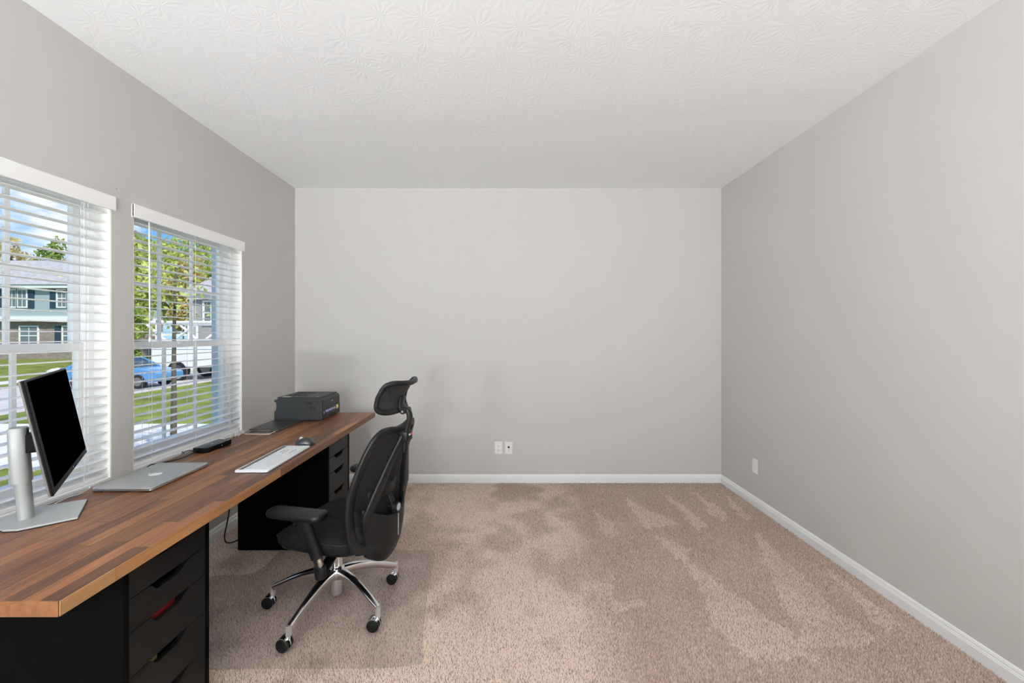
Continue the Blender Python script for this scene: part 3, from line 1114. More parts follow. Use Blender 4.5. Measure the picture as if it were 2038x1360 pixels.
# side profile in (x,z): handle notch in the rear edge, sloped top with paper well
prof = [(-hx, 0.006), (hx - 0.012, 0.006), (hx, 0.016), (hx, 0.150), (hx - 0.012, 0.164), (hx - 0.03, 0.166),
        (-hx + 0.028, 0.166), (-hx + 0.016, 0.156), (-hx, 0.154), (-hx, 0.140), (-hx + 0.012, 0.136), (-hx + 0.016, 0.110),
        (-hx + 0.012, 0.080), (-hx, 0.070)]
body.prism(prof, 'y', -hy, hy)
body.build('body', 'printer_body', pr)
top = MB()
# top cover: frame around a recessed output well
top.box(-hx + 0.02, hx - 0.02, -hy + 0.004, -0.098, 0.166, PHt, 0.002, 1)
top.box(-hx + 0.02, hx - 0.02, 0.098, hy - 0.004, 0.166, PHt, 0.002, 1)
top.box(-hx + 0.02, -0.110, -0.098, 0.098, 0.166, PHt, 0.002, 1)
top.prism([(0.10, 0.166), (hx - 0.02, 0.166), (hx - 0.02, PHt), (0.02, PHt - 0.001)], 'y', -0.098, 0.098)
tc_ = top.build('top_cover', 'printer_body', pr)
MB().prism([(-0.110, 0.1655), (0.02, 0.1655), (0.09, 0.1668), (-0.110, 0.1668)], 'y', -0.098, 0.098).build('paper_well', 'printer_dark', pr)
MB().box(-0.10, 0.02, -0.02, 0.02, 0.1668, 0.171, 0.001, 1).build('paper_stop', 'printer_dark', pr)
# side vents (louvres) towards the camera
for (x0, x1, z0, z1) in ((0.043, 0.105, 0.121, 0.144), (0.084, 0.128, 0.078, 0.108)):
    v = MB().box(x0, x1, -hy - 0.0008, -hy + 0.0005, z0, z1).build('vent', 'printer_dark', pr)
    nl = int((x1 - x0) / 0.009)
    for k in range(nl):
        xx = x0 + (k + 0.5) * (x1 - x0) / nl
        MB().box(xx - 0.0012, xx + 0.0012, -hy - 0.0022, -hy - 0.0008, z0, z1).build('louvre', 'printer_body', v)
MB().box(0.136, 0.143, -hy - 0.0008, -hy + 0.0005, 0.124, 0.143).build('side_button', 'printer_dark', pr)
# front: flip door, slot, paper tray with recess, stickers
MB().box(hx - 0.001, hx + 0.004, -hy + 0.006, hy - 0.006, 0.092, 0.150, 0.0015, 1).build('front_door', 'printer_dark', pr)
MB().box(hx + 0.0036, hx + 0.0046, -0.04, 0.055, 0.1415, 0.1465).build('door_grip', 'matte_black', pr)
MB().box(hx + 0.0038, hx + 0.0046, -0.012, 0.022, 0.124, 0.130).build('name_badge', 'silver', pr)
ft = MB().box(hx - 0.001, hx + 0.005, -hy + 0.004, hy - 0.004, 0.008, 0.089, 0.002, 1).build('paper_tray', 'printer_dark', pr)
MB().box(hx + 0.0046, hx + 0.0056, -0.045, 0.07, 0.008, 0.030).build('tray_grip', 'matte_black', ft)
stk = MB().box(hx + 0.0048, hx + 0.0053, 0.080, 0.128, 0.048, 0.080).build('sticker', 'print_yellow', ft)
MB().box(hx + 0.0052, hx + 0.0056, 0.092, 0.116, 0.058, 0.072).build('sticker_print', 'print_white', stk)
for k in range(6):
    y0 = -0.115 + k * 0.031
    s = MB().box(hx + 0.0048, hx + 0.0053, y0, y0 + 0.026, 0.050, 0.072).build('sticker', 'print_blue', ft)
    MB().box(hx + 0.0052, hx + 0.0056, y0 + 0.003, y0 + 0.022, 0.060, 0.069).build('sticker_print', 'print_white', s)
    MB().box(hx + 0.0052, hx + 0.0056, y0 + 0.004, y0 + 0.014, 0.053, 0.058).build('sticker_print', ('print_red', 'print_white')[k % 2], s)
MB().box(hx + 0.0048, hx + 0.0053, -0.146, -0.138, 0.050, 0.066).build('sticker', 'print_white', ft)
MB().box(0.108, 0.142, -0.150, -0.112, PHt, PHt + 0.0012, 0.0005, 1).build('control_panel', 'printer_dark', pr)
for a, b in ((0.128, -0.120), (0.134, -0.138)):
    MB().box(a - 0.010, a + 0.004, b - 0.006, b + 0.006, PHt + 0.0012, PHt + 0.0018).build('panel_key', 'silver', pr)
MB().cyl((0.060, -0.140, PHt), (0.060, -0.140, PHt + 0.0015), 0.004, seg=12).build('power_button', 'silver', pr)
MB().box(-0.125, -0.070, -0.150, -0.120, PHt, PHt + 0.0006).build('warning_label', 'print_white', pr)
for s in (-1, 1):
    for t in (-1, 1):
        MB().cyl((s * 0.14, t * 0.13, 0), (s * 0.14, t * 0.13, 0.0065), 0.012, seg=12).build('foot', 'matte_black', pr)

# ---- keyboard: white slab with a phone groove along its rear edge
kb = local_root('keyboard', 'white full size keyboard at the front edge of the desk', 'keyboard', -1.1795, 2.178, 0.012)
rslab(0.0775, 0.222, 0.001, 0.0115, 0.012, 0.003).build('case', 'key_white', kb, True, angle=50)
rslab(0.0765, 0.221, 0.0, 0.0025, 0.012, 0.0008).build('underside', 'matte_black', kb)
MB().box(-0.068, -0.048, -0.205, 0.205, 0.0112, 0.0122, 0.0004, 1).build('phone_groove', 'key_tray', kb)
MB().box(-0.066, -0.060, -0.203, 0.203, 0.0120, 0.0132, 0.0004, 1).build('groove_lip', 'chrome_soft', kb)
keys = MB()
dark = MB()
rowsx = [-0.034, -0.0155, 0.003, 0.0215, 0.040, 0.0585]
for ri, xx in enumerate(rowsx):
    y = -0.210
    nk = 15
    c = 0
    while y < 0.205:
        w = 0.0178
        if ri == 5 and c == 3:
            w = 0.105
        if ri in (2, 3, 4) and c in (0,):
            w = 0.026
        if y + w > 0.212:
            break
        keys.box(xx - 0.0078, xx + 0.0078, y + 0.001, y + w - 0.001, 0.0110, 0.0138, 0.0010, 1)
        if 0.055 < y < 0.12 and ri in (1, 2, 4):
            dark.box(xx - 0.003, xx + 0.003, y + 0.004, y + w - 0.004, 0.0137, 0.0140)
        y += w + 0.0006
        c += 1
k_ = keys.build('keys', 'key_white', kb)
tag(k_, kind='stuff')
d_ = dark.build('key_print', 'print_dark', kb)
tag(d_, kind='stuff')

# ---- mouse
mo = local_root('computer_mouse', 'dark grey sculpted computer mouse beyond the keyboard', 'mouse', -1.163, 2.462, math.radians(188))
mb = MB()
R = []
for k in range(15):
    t = k / 14
    zc = t
    x = -0.056 + 0.112 * t
    hwid = 0.040 * math.sqrt(max(0.0, 1 - (2 * t - 1) ** 4)) + 0.002
    ht = interp(t, [0, 0.15, 0.45, 0.7, 0.9, 1], [0.004, 0.030, 0.046, 0.036, 0.022, 0.006])
    ringp = []
    for j in range(16):
        a = 2 * PI * j / 16
        c, s = math.cos(a), math.sin(a)
        z = 0.0015 + (max(0, s) ** 0.8) * ht if s > 0 else 0.0015
        yy = c * hwid * (1.0 if s > -0.3 else 0.92) + 0.006 * (max(0, s)) * (1 - t)
        ringp.append(Vector((x, yy, z)))
    R.append(ringp)
mb.loft(R)
mb.build('shell', 'graphite', mo, True, subsurf=1)
MB().cyl((0.022, -0.004, 0.036), (0.022, 0.004, 0.036), 0.010, seg=18).build('scroll_wheel', 'silver', mo, True, angle=40)
MB().sweep([(0.056, 0, 0.012), (0.04, 0, 0.0285), (0.012, 0, 0.0445)], 0.0012, 0.004, seg=6).build('button_seam', 'matte_black', mo)

# ---- cables under the desk
o = MB().sweep(smooth_path([(-1.742, 2.05, 0.52), (-1.80, 2.05, 0.46), (-1.85, 2.10, 0.435), (-1.875, 2.22, 0.43), (-1.885, 2.36, 0.428), (-1.89, 2.55, 0.44), (-1.89, 2.75, 0.435)], 6), 0.008, 0.008, seg=8).build('power_cable', 'cable_black', None, True)
tag(o, 'black cable sagging along the wall under the desk', 'cable')
o = MB().sweep(smooth_path([(-1.80, 2.75, 0.46), (-1.79, 2.745, 0.33), (-1.782, 2.735, 0.25), (-1.790, 2.725, 0.165), (-1.800, 2.715, 0.085), (-1.785, 2.715, 0.045), (-1.75, 2.74, 0.040), (-1.735, 2.80, 0.043)], 6), 0.009, 0.009, seg=8).build('power_cable', 'cable_black', None, True)
tag(o, 'black cable looping out from behind the far drawer unit', 'cable')

# ---- crumpled clear wrapping on the back edge of the desk
mb = MB()
def crumple(u, v):
    x = -0.024 + 0.048 * u + 0.006 * mnoise.noise(Vector((u * 3, v * 5, 9)))
    y = -0.11 + 0.22 * v
    z = 0.010 + 0.016 * mnoise.noise(Vector((u * 4.1, v * 6.3, 1.7))) + 0.012 * mnoise.noise(Vector((u * 11, v * 15, 5)))
    return Vector((x, y, max(0.0, z)))
mb.grid(crumple, 12, 26)
o = mb.build('plastic_wrap', 'clear_wrap', None, loc=(-1.699, 2.66, DT))
tag(o, 'crumpled clear plastic wrapping on the desk edge beside the phone', 'wrapping')
o = MB().sweep(smooth_path([(-1.700, 1.60, 0.7405), (-1.712, 1.66, 0.7405), (-1.704, 1.70, 0.7405), (-1.716, 1.735, 0.7405), (-1.726, 1.76, 0.7405), (-1.732, 1.765, 0.735), (-1.738, 1.77, 0.60)], 6), 0.003, 0.003, seg=8).build('white_cable', 'cord_white', None, True)
tag(o, 'thin white cable slipping over the desk edge behind the silver laptop', 'cable')
# ================================================================ office chair
# local axes: +x backwards, -x towards the desk, -y the side nearest the camera
CHZ = 0.0071
ch = empty('office_chair', (-0.855, 2.144, CHZ), math.radians(-13))
tag(ch, 'black mesh office chair with headrest and chrome star base', 'chair')

# ---- star base
MB().lathe([(0.001, 0.148), (0.040, 0.148), (0.046, 0.155), (0.044, 0.185), (0.036, 0.200), (0.031, 0.206), (0.001, 0.206)], 28).build('hub', 'chrome', ch, True, angle=50)
MB().lathe([(0.001, 0.062), (0.021, 0.062), (0.025, 0.066), (0.025, 0.150), (0.001, 0.150)], 24).build('lower_column', 'chrome_bright', ch, True, angle=50)
MB().lathe([(0.001, 0.206), (0.028, 0.206), (0.028, 0.275), (0.001, 0.275)], 24).build('gas_column', 'chrome', ch, True, angle=50)
MB().lathe([(0.001, 0.270), (0.040, 0.270), (0.044, 0.29), (0.05, 0.32), (0.001, 0.32)], 24).build('column_cap', 'matte_black', ch, True, angle=50)
ROT = 13  # base angles were measured in the room; undo the chair's own turn


def wheel_mesh():
    mb = MB()
    r = 0.0285
    prof = [(0.0005, -0.010), (0.019, -0.010), (0.022, -0.0085), (r - 0.003, -0.0085), (r, -0.005), (r, 0.006), (r - 0.002, 0.009), (0.0005, 0.009)]
    rings = [[Vector((q * math.cos(2 * PI * i / 24), z, q * math.sin(2 * PI * i / 24))) for i in range(24)] for q, z in prof]
    mb.loft(rings)
    me = mb.mesh('wheel')
    me.materials.append(MATS['matte_black'])
    me.shade_smooth()
    me.set_sharp_from_angle(angle=0.7)
    return me


wm = wheel_mesh()


def hood_mesh():
    mb = MB()
    A = []
    for rr, yy in ((0.026, -0.0035), (0.031, -0.0035), (0.031, 0.0035), (0.026, 0.0035)):
        A.append([Vector((rr * math.cos(t), yy, rr * math.sin(t))) for t in [math.radians(-15 + 200 * k / 16) for k in range(17)]])
    pts = [[A[c][k] for c in range(4)] for k in range(17)]
    mb.loft(pts)
    mb.box(-0.028, 0.028, -0.003, 0.003, -0.004, 0.006)
    for s in (-1, 1):
        Bp = []
        for rr, yy in ((0.0290, s * 0.004), (0.0320, s * 0.004), (0.0315, s * 0.019), (0.0290, s * 0.019)):
            Bp.append([Vector((rr * math.cos(t), yy, rr * math.sin(t))) for t in [math.radians(25 + 110 * k / 12) for k in range(13)]])
        mb.loft([[Bp[c][k] for c in range(4)] for k in range(13)])
    me = mb.mesh('caster_hood')
    me.materials.append(MATS['chrome'])
    return me


hm = hood_mesh()
for k, (ang, wrot) in enumerate(((-106, 62), (-34, 58), (38, 80), (110, 20), (182, 75))):
    a = math.radians(ang + ROT)
    d = Vector((math.cos(a), math.sin(a), 0))
    path = smooth_path([d * 0.030 + Vector((0, 0, 0.176)), d * 0.10 + Vector((0, 0, 0.172)), d * 0.20 + Vector((0, 0, 0.146)), d * 0.313 + Vector((0, 0, 0.100))], 5)
    n = len(path)
    MB().sweep(path, [0.046 - 0.018 * i / (n - 1) for i in range(n)], [0.046 - 0.020 * i / (n - 1) for i in range(n)], seg=16, p=4.5).build('spoke', 'chrome', ch, True, angle=40)
    q = d * 0.316
    MB().cyl((q.x, q.y, 0.066), (q.x, q.y, 0.112), 0.0125, seg=16).build('spoke_socket', 'chrome_bright', ch, True, angle=50)
    c = empty('caster', (q.x, q.y, 0.0), PI + math.radians(13 - 9 + (k * 7) % 10), ch)
    ho = bpy.data.objects.new('caster_hood', hm); COL.objects.link(ho); ho.parent = c; ho.location = (0.020, 0, 0.0287)
    MB().cyl((0, 0, 0.05), (0, 0, 0.07), 0.008, seg=12).build('caster_stem', 'chrome_bright', c, True, angle=50)
    MB().cyl((0.020, -0.020, 0.0287), (0.020, 0.020, 0.0287), 0.004, seg=8).build('axle', 'chrome', c)
    for s in (-1, 1):
        o = bpy.data.objects.new('wheel', wm); COL.objects.link(o); o.parent = c
        o.location = (0.020, s * 0.0145, 0.0287)
        if s > 0:
            o.rotation_euler = (0, 0, PI)

# ---- tilt mechanism
MB().box(-0.10, 0.14, -0.085, 0.085, 0.315, 0.372, 0.012, 2).build('tilt_mechanism', 'matte_black', ch)
MB().sweep(smooth_path([(0.02, -0.08, 0.345), (0.03, -0.15, 0.343), (0.045, -0.20, 0.335)], 5), 0.010, 0.010, seg=8).build('height_lever', 'black_plastic', ch, True)
MB().cyl((0.045, -0.195, 0.336), (0.055, -0.225, 0.330), 0.010, 0.008, seg=12).build('lever_grip', 'black_plastic', ch, True)

# ---- seat: waterfall cushion
def seat_outline(s, inset=0.0):
    out = []
    N_ = 48
    for i in range(N_):
        a = 2 * PI * i / N_
        c, q = math.cos(a), math.sin(a)
        p = 3.6
        x = math.copysign(abs(c) ** (2 / p), c)
        y = math.copysign(abs(q) ** (2 / p), q)
        hxs, hys = 0.238 - inset, 0.252 - inset
        wid = 1.0 - 0.05 * max(0, -x)
        out.append((0.020 + x * hxs, y * hys * wid, x, y))
    return out


def seat_z(x, base):
    # x: -1 front .. 1 rear
    return base - 0.030 * max(0, -x - 0.35) ** 2 / 0.42 - 0.016 * max(0, x) ** 1.5


mb = MB()
R = []
for inset, zb in ((0.060, 0.385), (0.022, 0.388), (0.006, 0.400), (0.0, 0.420), (0.001, 0.436), (0.006, 0.448), (0.024, 0.458), (0.07, 0.463), (0.14, 0.462), (0.20, 0.460)):
    R.append([Vector((x, y, seat_z(sx, zb) + (0.010 * abs(sy) ** 2 if zb > 0.43 else 0) * (1 - inset / 0.2))) for x, y, sx, sy in seat_outline(0, inset)])
mb.loft(R)
mb.build('seat', 'seat_fabric', ch, True, subsurf=1)
mb = MB()
pp = [Vector((x, y, seat_z(sx, 0.437) + 0.010 * abs(sy) ** 2 * 0.8)) for x, y, sx, sy in seat_outline(0, -0.001)]
mb.sweep(pp, 0.006, 0.006, seg=6, loop=True)
mb.build('seat_piping', 'black_plastic', ch, True)
mb = MB()
R = []
for inset, zb in ((0.10, 0.362), (0.05, 0.366), (0.018, 0.384), (0.012, 0.396)):
    R.append([Vector((x, y, seat_z(sx, zb))) for x, y, sx, sy in seat_outline(0, inset)])
mb.loft(R)
mb.build('seat_pan', 'black_plastic', ch, True, angle=60)

# ---- armrests
for s in (-1, 1):
    v0 = s * 0.312
    arm = empty('armrest', (0, 0, 0), 0, ch)
    mb = MB()
    R = []
    P = lambda ins, z: [Vector((0.022 + x, v0 + y, z + 0.002 * ((x / 0.137) ** 2))) for x, y in rrect(-0.138 + ins, 0.138 - ins, -0.046 + ins, 0.046 - ins, 0.036 - min(ins, 0.02), 6)]
    for ins, z in ((0.020, 0.576), (0.006, 0.580), (0.0, 0.590), (0.001, 0.600), (0.006, 0.607), (0.014, 0.6095), (0.024, 0.6105)):
        R.append(P(ins, z))
    mb.loft(R)
    mb.build('arm_pad', 'black_plastic', arm, True, angle=60)
    # flared head, sleeve, chrome insert, foot bracket
    top = Vector((0.038, s * 0.300, 0.578)); bot = Vector((0.092, s * 0.272, 0.392))
    path = [top, top.lerp(bot, 0.06), top.lerp(bot, 0.16), top.lerp(bot, 0.3), top.lerp(bot, 0.75), bot]
    MB().sweep(path, [0.100, 0.088, 0.066, 0.060, 0.052, 0.050], [0.060, 0.054, 0.046, 0.043, 0.040, 0.039], up=(0, 1, 0), seg=18, p=2.6).build('arm_sleeve', 'black_plastic', arm, True, angle=50)
    MB().cyl((0.028, s * 0.322, 0.556), (0.020, s * 0.324, 0.560), 0.008, seg=10).build('release_button', 'black_plastic', arm, True)
    b2 = Vector((0.103, s * 0.266, 0.335))
    MB().sweep([bot, b2], 0.038, 0.026, up=(0, 1, 0), seg=14, p=4).build('arm_post', 'chrome_soft', arm, True, angle=50)
    b3 = Vector((0.106, s * 0.264, 0.302))
    MB().sweep([b2 + (b2 - b3) * 0.6, b2, b3, b3 + (b3 - b2) * 0.1], [0.052, 0.052, 0.046, 0.03], [0.040, 0.042, 0.038, 0.024], up=(0, 1, 0), seg=16, p=2.6).build('arm_socket', 'black_plastic', arm, True, angle=50)
    MB().sweep(smooth_path([(0.104, s * 0.262, 0.318), (0.09, s * 0.20, 0.330), (0.07, s * 0.07, 0.352)], 5), 0.05, 0.018, seg=12, p=3).build('arm_bracket', 'matte_black', arm, True)

# ---- backrest
BW = [0.36, 0.42, 0.50, 0.58, 0.66, 0.75, 0.85, 0.94]
BU = [0.268, 0.268, 0.266, 0.262, 0.268, 0.292, 0.322, 0.356]


def ub(v, w):
    return interp(w, BW, BU) - 0.55 * v * v


def hwid(w):
    return interp(w, [0.37, 0.42, 0.50, 0.58, 0.70, 0.80, 0.90, 0.94], [0.205, 0.228, 0.246, 0.248, 0.236, 0.218, 0.196, 0.186])


outl = [(-0.10, 0.392), (-0.165, 0.398), (-0.215, 0.425), (-0.236, 0.47), (-0.244, 0.55), (-0.240, 0.65), (-0.226, 0.75), (-0.208, 0.84), (-0.188, 0.895), (-0.150, 0.922), (-0.09, 0.922), (-0.03, 0.912)]
outl = outl + [(-a, b) for a, b in reversed(outl)]
dn = [(p.x, p.y) for p in smooth_path([(a, b, 0) for a, b in outl], 4, loop=True)]
fp = [Vector((ub(a, b), a, b)) for a, b in dn]
wd = [0.050 if b < 0.80 else 0.050 - 0.014 * min(1, (b - 0.80) / 0.1) for a, b in dn]
MB().sweep(fp, wd, 0.026, up=(1, 0, 0), seg=14, p=2.8, loop=True).build('back_frame', 'black_plastic', ch, True)


def mesh_pt(i, j):
    w = 0.40 + 0.515 * j
    hw_ = hwid(w) * (1 if w < 0.86 else 1 - 0.10 * (w - 0.86) / 0.05)
    v = (-1 + 2 * i) * (hw_ - 0.008)
    return Vector((ub(v, w) - 0.002, v, w))


MB().grid(mesh_pt, 16, 24).build('back_mesh', 'mesh_fabric', ch, True, solid=0.003)

# rear shell below, two struts rising to the headrest holder
def shell_pt(i, j, off):
    s = -1 + 2 * i
    wb = 0.268 + 0.075 * abs(s) ** 2.2
    wt = 0.505 + 0.085 * abs(s) ** 1.8
    w = wb + (wt - wb) * j
    hw_ = interp(w, [0.26, 0.30, 0.36, 0.44, 0.52, 0.60], [0.085, 0.125, 0.150, 0.172, 0.188, 0.190])
    v = s * hw_
    uc = interp(w, [0.26, 0.30, 0.36, 0.44, 0.52, 0.60], [0.272, 0.305, 0.328, 0.338, 0.338, 0.334])
    u = uc - 0.070 * abs(s) ** 2.4
    return Vector((u + off, v, w))


mb = MB()
NI, NJ = 18, 10
rows_ = []
bm = mb.bm
gA = [[bm.verts.new(shell_pt(i / NI, j / NJ, 0)) for j in range(NJ + 1)] for i in range(NI + 1)]
gB = [[bm.verts.new(shell_pt(i / NI, j / NJ, -0.022)) for j in range(NJ + 1)] for i in range(NI + 1)]
for i in range(NI):
    for j in range(NJ):
        bm.faces.new((gA[i][j], gA[i + 1][j], gA[i + 1][j + 1], gA[i][j + 1]))
        bm.faces.new((gB[i][j], gB[i][j + 1], gB[i + 1][j + 1], gB[i + 1][j]))
for i in range(NI):
    for j in (0, NJ):
        bm.faces.new((gA[i][j], gA[i + 1][j], gB[i + 1][j], gB[i][j]))
for j in range(NJ):
    for i in (0, NI):
        bm.faces.new((gA[i][j], gA[i][j + 1], gB[i][j + 1], gB[i][j]))
sh = mb.build('back_shell', 'black_plastic', ch, True, subsurf=1)
for s in (-1, 1):
    path = smooth_path([(0.268, s * 0.172, 0.490), (0.276, s * 0.172, 0.545), (0.296, s * 0.158, 0.605), (0.318, s * 0.118, 0.690), (0.342, s * 0.074, 0.780), (0.362, s * 0.036, 0.850), (0.374, s * 0.022, 0.888)], 5)
    n = len(path)
    W_ = [interp(i / (n - 1), [0, 0.2, 0.4, 0.7, 1], [0.040, 0.070, 0.066, 0.046, 0.032]) for i in range(n)]
    MB().sweep(path, W_, 0.022, up=(1, 0, 0.0), seg=14, p=3.2).build('back_strut', 'black_plastic', ch, True)
    # thin ridge along the strut
    rp = [p + Vector((0.0115, -s * 0.012, 0.004)) for p in path[8:]]
    MB().sweep(rp, 0.005, 0.004, up=(1, 0, 0), seg=6).build('strut_ridge', 'black_plastic', ch, True)
    # lower link between frame and shell
    MB().sweep(smooth_path([(0.245, s * 0.205, 0.405), (0.262, s * 0.165, 0.392), (0.285, s * 0.115, 0.388)], 5), [0.040] * 11, [0.024] * 11, up=(1, 0, 0), seg=12, p=3).build('frame_link', 'black_plastic', ch, True)
# carrier arm from the mechanism to the shell
MB().sweep(smooth_path([(0.10, 0, 0.335), (0.19, 0, 0.318), (0.26, 0, 0.312), (0.300, 0, 0.345)], 5), 0.13, 0.03, seg=12, p=3).build('back_carrier', 'matte_black', ch, True)
MB().box(0.3385, 0.3410, -0.0035, 0.0035, 0.395, 0.500, 0.001, 1).build('trim_strip', 'silver', ch)
# lumbar pad, its bar and tension knob
MB().sweep(smooth_path([(0.250, -0.13, 0.615), (0.282, -0.06, 0.618), (0.290, 0, 0.620), (0.282, 0.06, 0.618), (0.250, 0.13, 0.615)], 4), 0.055, 0.016, up=(1, 0, 0), seg=12, p=3).build('lumbar_pad', 'black_plastic', ch, True)
MB().sweep([(0.285, 0, 0.60), (0.305, 0, 0.565), (0.318, 0, 0.515), (0.322, 0, 0.49)], 0.034, 0.016, up=(1, 0, 0), seg=10, p=3).build('lumbar_slider', 'matte_black', ch, True)
MB().cyl((0.285, 0, 0.532), (0.330, 0, 0.532), 0.008, seg=12).build('knob_shaft', 'black_plastic', ch, True, angle=50)
kmb = MB()
for zc, (xa, ra) in enumerate(((0, 0),)):
    rings = []
    for x_, r_ in ((0.312, 0.015), (0.316, 0.0225), (0.337, 0.0225), (0.341, 0.020)):
        rings.append([Vector((x_, (r_ * (1 + 0.05 * (i % 2))) * math.cos(2 * PI * i / 28), 0.532 + (r_ * (1 + 0.05 * (i % 2))) * math.sin(2 * PI * i / 28))) for i in range(28)])
    kmb.loft(rings)
kn = kmb.build('lumbar_knob', 'black_plastic', ch)
MB().cyl((0.341, 0, 0.532), (0.3425, 0, 0.532), 0.0172, seg=24).build('knob_cap', 'silver', kn)

# ---- headrest
MB().box(0.352, 0.402, -0.032, 0.032, 0.856, 0.906, 0.008, 2).build('headrest_holder', 'black_plastic', ch, True, angle=50)
MB().box(0.4018, 0.4026, 0.000, 0.022, 0.884, 0.892).build('holder_sticker', 'print_red', ch)
MB().box(0.4018, 0.4026, -0.014, 0.000, 0.884, 0.892).build('holder_sticker', 'print_white', ch)
MB().sweep(smooth_path([(0.374, 0, 0.80), (0.377, 0, 0.87), (0.392, 0, 0.935), (0.400, 0, 0.970), (0.392, 0, 0.998), (0.370, 0, 1.010)], 5), 0.034, 0.024, up=(1, 0, 0), seg=14, p=2.8).build('headrest_stem', 'black_plastic', ch, True)


def hp(s, t):
    """s -1..1 across, t 0..1 up"""
    v = s * 0.140
    w = 1.004 + 0.150 * t - 0.016 * (1 - s * s) * t ** 2
    uu = interp(t, [0, 0.15, 0.35, 0.6, 0.85, 1.0], [0.354, 0.346, 0.346, 0.360, 0.386, 0.408])
    u = uu - 0.046 * abs(s) ** 2.2
    return Vector((u, v, w))


loop2 = rrect(-1, 1, 0, 1, 0.001, 1)
rim = []
for i in range(56):
    a = 2 * PI * i / 56
    c, q = math.cos(a), math.sin(a)
    p = 6.0
    s = math.copysign(abs(c) ** (2 / p), c)
    t = 0.5 + 0.5 * math.copysign(abs(q) ** (2 / p), q)
    rim.append(hp(s, t))
MB().sweep(rim, 0.025, 0.020, up=(1, 0, 0.2), seg=10, p=2.4, loop=True).build('headrest_rim', 'black_plastic', ch, True)
def hmesh(i, j):
    s0, t0 = -1 + 2 * i, -1 + 2 * j
    # square to superellipse
    k = (abs(s0) ** 6 + abs(t0) ** 6) ** (1 / 6)
    m_ = max(abs(s0), abs(t0))
    f = m_ / k if k > 0 else 1
    return hp(s0 * f * 0.985, 0.5 + 0.5 * t0 * f * 0.985) + Vector((-0.003, 0, 0))
MB().grid(hmesh, 14, 10).build('headrest_mesh', 'mesh_fabric', ch, True, solid=0.003)
MB().sweep(smooth_path([(0.384, 0, 1.004), (0.370, 0, 1.010), (0.360, 0, 1.018), (0.356, 0, 1.035), (0.362, 0, 1.070)], 4), [0.050] * 5 + [0.060] * 6 + [0.05] * 6, 0.016, up=(1, 0, 0), seg=12, p=3).build('headrest_bracket', 'black_plastic', ch, True)
MB().cyl((0.378, -0.034, 1.002), (0.378, 0.034, 1.002), 0.014, seg=16).build('headrest_hinge', 'black_plastic', ch, True, angle=50)
MB().cyl((0.378, -0.036, 1.002), (0.378, -0.0335, 1.002), 0.0050, seg=12).build('hinge_bolt', 'chrome', ch)
# ================================================================ outside the windows
GZ = -1.2


def stuff(o, label, cat):
    return tag(o, label, cat, kind='stuff')


o = MB().box(-110, XL - WT - 0.02, -30, 110, GZ - 0.5, GZ).build('lawn', 'grass')
tag(o, kind='structure')
o = MB().box(-20, -5.6, 8.15, 12.05, GZ, GZ + 0.03).build('driveway', 'concrete')
tag(o, kind='structure')
o = MB().box(-23.5, -16.0, -30, 70, GZ, GZ + 0.015).build('street', 'street')
tag(o, kind='structure')
o = MB().box(-27.0, -25.6, -30, 70, GZ, GZ + 0.03).build('sidewalk', 'concrete')
tag(o, kind='structure')
# foundation that carries the room
o = MB().box(XL - WT, XR + WT, YF - WT, YB + WT, GZ, Z0 - 0.15).build('foundation', 'concrete')
tag(o, kind='structure')

# this house's own projecting bay beyond the second window
bay = empty('house_bay', (-2.285, 4.6, GZ))
tag(bay, 'blue grey sided corner of this house just outside the window', 'wall')
MB().box(-0.14, 0.145, -1.0, 2.0, 0, 4.4).build('sheathing', 'own_siding', bay)
sbm = MB().prism([(-0.003, 0), (-0.018, 0.002), (-0.006, 0.158), (-0.003, 0.158)], 'x', -0.155, 0.145).mesh('siding_board')
sbm.materials.append(MATS['own_siding'])
for k in range(27):
    s = bpy.data.objects.new('siding_board', sbm)
    COL.objects.link(s)
    s.parent = bay
    s.location = (0, -1.0, 0.1 + k * 0.158)
MB().box(-0.19, -0.14, -1.03, -0.94, 0, 4.4).build('corner_board', 'house_trim', bay)


def leaf_cloud(blobs, n, size, seed):
    r = np.random.default_rng(seed)
    wts = np.array([b[3] * b[4] * b[5] for b in blobs]) ** 0.75
    wts /= wts.sum()
    cnt = (wts * n).astype(int)
    C = []
    for b, c in zip(blobs, cnt):
        d = r.normal(size=(c, 3))
        d /= np.linalg.norm(d, axis=1)[:, None]
        rad = r.uniform(0.45, 1.05, size=(c, 1)) ** 0.6
        C.append(np.array(b[:3]) + d * rad * np.array(b[3:6]))
    C = np.concatenate(C)
    m = len(C)
    a = r.normal(size=(m, 3)); a /= np.linalg.norm(a, axis=1)[:, None]
    b = r.normal(size=(m, 3)); b -= a * (a * b).sum(1)[:, None]; b /= np.linalg.norm(b, axis=1)[:, None]
    sz = size * r.uniform(0.6, 1.3, size=(m, 1))
    V = np.stack([C - a * sz, C + b * sz * 0.5, C + a * sz, C - b * sz * 0.5], 1).reshape(-1, 3)
    me = bpy.data.meshes.new('foliage')
    me.vertices.add(len(V)); me.vertices.foreach_set('co', V.ravel())
    me.loops.add(m * 4); me.loops.foreach_set('vertex_index', np.arange(m * 4))
    me.polygons.add(m); me.polygons.foreach_set('loop_start', np.arange(m) * 4)
    me.polygons.foreach_set('loop_total', np.full(m, 4))
    me.update()
    return me


